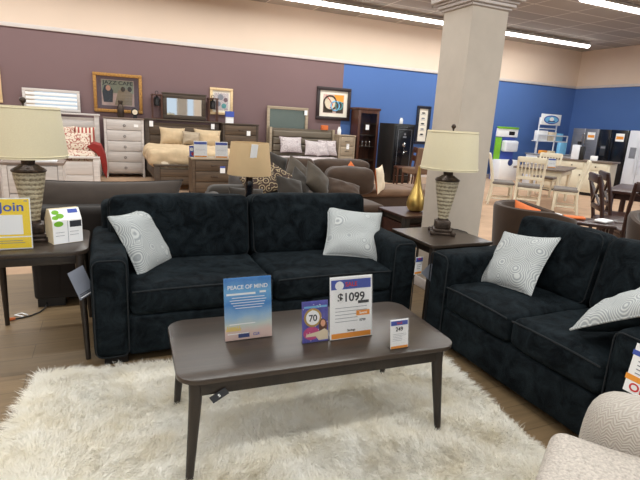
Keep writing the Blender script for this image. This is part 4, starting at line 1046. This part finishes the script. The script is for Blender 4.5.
G().box(-.70, .70, -.43, .43, .62, .73, .004).build('apron', 'antique', t)
for sx in (-1, 1):
    for sy in (-1, 1): G().tube([(sx*.66, sy*.39, .63), (sx*.66, sy*.39, .5), (sx*.66, sy*.39, .3), (sx*.66, sy*.39, 0)], [.045, .035, .042, .028], 12).build('leg', 'antique', t)
price_sign('small orange and white price card on the white dining table', .16, .20, (8.60, 7.52, .765), -30, None, None)
# island
t = thing('kitchen_island', 'antique white kitchen island with a grey-brown top before the refrigerators', 'kitchen island', (10.87, 8.86, 0), -68)
G().box(-.85, .85, -.02, .6, .08, .83, .004).build('cabinet_body', 'antique', t); G().box(-.90, .90, -.06, .64, .83, .87, .006).build('worktop', 'dinetop', t); G().box(-.8, .8, .03, .55, 0, .08).build('plinth', 'black', t, smooth=False)
for k in range(3):
    d_ = G().box(-.82+k*.55, -.30+k*.55, -.045, -.02, .14, .62, .006).build('door', 'antique', t); G().box(-.76+k*.55, -.36+k*.55, -.052, -.045, .2, .56, .004).build('door_panel', 'antique', d_)
    G().lathe([(.012, 0), (.018, .02), (.004, .024)], 10, mat=Matrix.Translation((-.34+k*.55, -.045, .5)) @ Matrix.Rotation(PI/2, 4, 'X')).build('door_knob', 'bronze', d_)
    d_ = G().box(-.82+k*.55, -.30+k*.55, -.045, -.02, .65, .81, .006).build('drawer', 'antique', t)
    G().lathe([(.012, 0), (.018, .02), (.004, .024)], 10, mat=Matrix.Translation((-.56+k*.55, -.045, .73)) @ Matrix.Rotation(PI/2, 4, 'X')).build('drawer_knob', 'bronze', d_)
t = thing('coffee_maker', 'white and black coffee maker on the kitchen island', 'coffee maker', (10.95, 8.85, .87), -60)
G().box(-.13, .05, -.12, .12, 0, .36, .02).build('body', 'whiteapp', t); G().box(.05, .15, -.1, .1, 0, .33, .02).build('tank', 'black', t); G().lathe([(.03, 0), (.05, .03), (.045, .09)], 14, mat=Matrix.Translation((.0, 0, .36))).build('lid_knob', 'black', t)
tag(G().box(-.08, .08, -.05, .05, 0, .12, .01).build('small_box', 'paper', loc=(11.12, 8.50, .87), rot=(0,0,R(-60))), 'small white box right of the coffee maker on the island', 'box')
# refrigerators along the right wall, doors facing -x
def fridge(label, ya, yb, m, kind, H=1.68):
    t = thing('refrigerator', label, 'refrigerator', (13.5, (ya+yb)/2, 0), -90); w = (yb-ya)/2
    G().box(-w+.005, w-.005, .04, .75, .04, H, .006).build('body', m if kind != 'steel' else 'pdark', t)
    G().box(-w+.03, w-.03, .06, .7, 0, .045).build('plinth', 'black', t, smooth=False)
    if kind == 'side':
        for a, b, n_ in ((-w, -.08, 'freezer_door'), (-.07, w, 'door')):
            d_ = G().box(a+.004, b, -.03, .035, .08, H, .012).build(n_, m, t)
            hx = b-.05 if a == -w else a+.05
            G().tube([(hx, -.035, .5), (hx, -.075, .55), (hx, -.075, 1.4), (hx, -.035, 1.45)], .013, 8).build('door_handle', m if m == 'whiteapp' else 'blacksteel', d_)
        dsp = G().box(-w+.1, -.16, -.035, -.03, .92, 1.22, .004).build('dispenser', 'pgrey' if m == 'whiteapp' else 'pdark', t); G().box(-w+.12, -.18, -.038, -.034, 1.13, 1.19).build('dispenser_panel', 'pgrey', dsp, smooth=False)
    else:
        for a, b in ((-w, -.003), (.003, w)):
            d_ = G().box(a+.002, b, -.03, .035, .66, H, .012).build('door', m, t); hx = -.045 if a < 0 else .045
            G().tube([(hx, -.035, .8), (hx, -.08, .84), (hx, -.08, 1.5), (hx, -.035, 1.54)], .014, 8).build('door_handle', 'chrome', d_)
        d_ = G().box(-w, w, -.03, .035, .08, .645, .012).build('freezer_drawer', m, t); G().tube([(-.3, -.035, .58), (-.28, -.08, .58), (.28, -.08, .58), (.3, -.035, .58)], .014, 8).build('drawer_handle', 'chrome', d_)
    p_ = fl(t, 'price_card', 'paper', .08, .34, H-.32, H-.1, -.032); fl(t, 'price_band', 'porange', .10, .32, H-.26, H-.18, -.034)
    return t
fridge('stainless steel french-door refrigerator at the left of the three', 10.29, 11.19, 'steel', 'steel')
fridge('glossy black side-by-side refrigerator between the steel and white ones', 9.37, 10.26, 'blacksteel', 'side')
fridge('white side-by-side refrigerator at the right edge of the photo', 8.43, 9.34, 'whiteapp', 'side')
# dark dining set
t = thing('dining_table', 'dark brown dining table behind the loveseat at the right edge', 'dining table', (7.02, 4.30, 0), 27)
G().box(-.62, .75, -.5, .55, .72, .76, .006).build('tabletop', 'darkwood', t); G().box(-.54, .67, -.42, .47, .64, .72, .004).build('apron', 'darkwood', t)
for x in (-.54, .67):
    for y in (-.42, .47): G().box(x-.035, x+.035, y-.035, y+.035, 0, .72, .004).build('leg', 'darkwood', t)
c2 = slat_chair('dark brown chair in profile at the left end of the dark table, nearer one', (5.75, 3.96, 0), -130, 'darkwood', 'darkwood', True, 1.0)
for lab, loc, rz in (('dark brown chair in profile just behind the nearest profile one', (6.24, 4.20, 0), -132),
                     ('dark brown cross-back chair seen from behind at the right edge of the photo', (5.46, 3.48, 0), -32),
                     ('dark brown chair beyond the dark table in front of the white refrigerator', (7.98, 4.80, 0), 117)):
    dup(c2, loc, rz, lab)
# display rack
t = thing('display_rack', 'white wire display rack with a blue oval sign near the wall corner', 'rack', (12.85, 11.35, 0))
g = G()
for x, z1 in ((-.45, 1.95), (.30, 1.95)): g.box(x-.015, x+.015, .2, .23, 0, z1)
for x in (-.65, .05, .60): g.box(x-.015, x+.015, -.02, .01, 0, 1.42); 
g.box(-.65, .60, -.02, .01, 1.40, 1.43); g.box(-.65, .60, -.02, .23, 1.22, 1.25); g.box(-.45, .3, .2, .23, 1.60, 1.63); g.box(-.65, .60, -.02, .23, .5, .53)
g.build('frame', 'whiteapp', t, smooth=False)
p_ = G().box(-.44, .38, .16, .2, 1.73, 2.06, .004).build('sign_board', 'paper', t)
G().prism([(-.03+.32*math.cos(2*PI*i/30), 1.895+.13*math.sin(2*PI*i/30)) for i in range(30)], .155, .16).build('sign_oval', 'pblue', t, smooth=False)
G().prism([(-.03+.28*math.cos(2*PI*i/30), 1.895+.10*math.sin(2*PI*i/30)) for i in range(30)], .15, .1545).build('sign_oval', 'cyan', t, smooth=False)
disc(t, 'sign_emblem', 'paper', -.03, 1.91, .09, .06, .149); fl(t, 'sign_bar', 'pnavy', -.18, .12, 1.83, 1.86, .149)
for k, (a, b, m_, lb) in enumerate(((-.62, -.25, 'paper', 'white carton at the left on the display rack'), (-.22, .12, 'cream', 'cream carton in the middle of the display rack'), (.14, .42, 'cyan', 'pale blue carton at the right on the display rack'))):
    tag(G().box(12.85+a, 12.85+b, 11.36, 11.54, 1.25, 1.55-.03*k, .004).build('carton', m_), lb, 'carton')
# lime display stand
t = thing('display_stand', 'white and lime green display stand right of the pillar', 'display stand', (11.3, 11.62, 0))
G().box(-.42, .36, .1, .16, .0, 1.57, .004).build('back_board', 'pblue', t); G().box(-.44, .38, .04, .1, 1.30, 1.58, .004).build('header_board', 'paper', t); G().box(-.44, .38, .02, .1, 1.54, 1.60, .004).build('header_edge', 'pgreen', t)
G().box(-.44, -.22, .05, .1, .60, 1.28, .004).build('green_panel', 'pgreen', t); G().box(.02, .24, .03, .04, 1.36, 1.47).build('screen', 'blacksteel', t, smooth=False)
G().cushion(-.2, .33, -.12, .09, .86, 1.20, .06, (0,.01,0), 0).build('white_dispenser', 'whiteapp', t); G().box(-.44, .36, -.25, .1, .0, .62, .006).build('plinth', 'paper', t)
disc(t, 'blue_emblem', 'pnavy', -.05, .55, .10, .10, -.252)
t = thing('display_counter', 'low white counter with boxes behind the white dining set', 'counter', (12.1, 10.6, 0), 0)
G().box(-.8, .7, -.25, .25, 0, .86, .006).build('cabinet', 'whiteapp', t); G().box(-.83, .73, -.28, .28, .86, .89, .004).build('worktop', 'pgrey', t)
for k, (x, w_, h_, m_, lb) in enumerate(((11.62, .22, .10, 'porange', 'low orange box on the white counter'), (12.35, .26, .34, 'cyan', 'pale blue leaflet stand on the white counter'), (11.95, .2, .09, 'cardside', 'cream box on the white counter'))):
    tag(G().box(x-w_/2, x+w_/2, 10.5, 10.62, .89, .89+h_, .004).build('box' if k != 1 else 'leaflet_stand', m_), lb, 'box')
# shelf with an orange jar peeking out right of the pillar
t = thing('folding_screen', 'dark wooden chair-high stand right beside the pillar', 'stand', (7.35, 8.75, 0))
G().box(-.12, -.07, 0, .05, 0, .92, .004).build('post', 'cherry', t); G().box(-.12, .35, 0, .3, .55, .58).build('shelf', 'whiteapp', t, smooth=False); G().box(.30, .35, .25, .3, 0, .58).build('post', 'cherry', t, smooth=False); G().box(-.12, -.07, .25, .3, 0, .58).build('post', 'cherry', t, smooth=False); G().box(.30, .35, 0, .05, 0, .58).build('post', 'cherry', t, smooth=False)
t.name = 'shelf_stand'
tag(G().lathe([(.05, 0), (.08, .04), (.08, .12), (.04, .17)], 20).build('jar', 'orange', loc=(7.5, 8.9, .58)), 'orange jar on the stand right of the pillar', 'jar')

# ================================================================== CAMERA
cam = bpy.data.cameras.new('Camera'); co = bpy.data.objects.new('Camera', cam); C.objects.link(co); scene.camera = co
cam.sensor_width = 36; cam.lens = 484.0*36/640; cam.clip_start = .05; cam.clip_end = 100
p_, ro, A_ = R(13.76), R(3.25), R(24.0)
Rb = Matrix(((1,0,0),(0,-math.sin(p_),-math.cos(p_)),(0,math.cos(p_),-math.sin(p_))))
Rr = Matrix(((math.cos(ro),-math.sin(ro),0),(math.sin(ro),math.cos(ro),0),(0,0,1)))
Wm = Matrix(((math.cos(A_),-math.sin(A_),0),(math.sin(A_),math.cos(A_),0),(0,0,1)))
Rc = (Rr @ Rb @ Wm)            # world -> right, down, forward
rt, dn, fw = Rc[0], Rc[1], Rc[2]
co.matrix_world = Matrix(((rt[0], -dn[0], -fw[0], 0), (rt[1], -dn[1], -fw[1], 0), (rt[2], -dn[2], -fw[2], 1.45), (0,0,0,1)))
vs = scene.view_settings; vs.view_transform = 'Standard'; vs.look = 'None'; vs.gamma = 1.0; vs.use_curve_mapping = False
vs.exposure = EXPOSURE
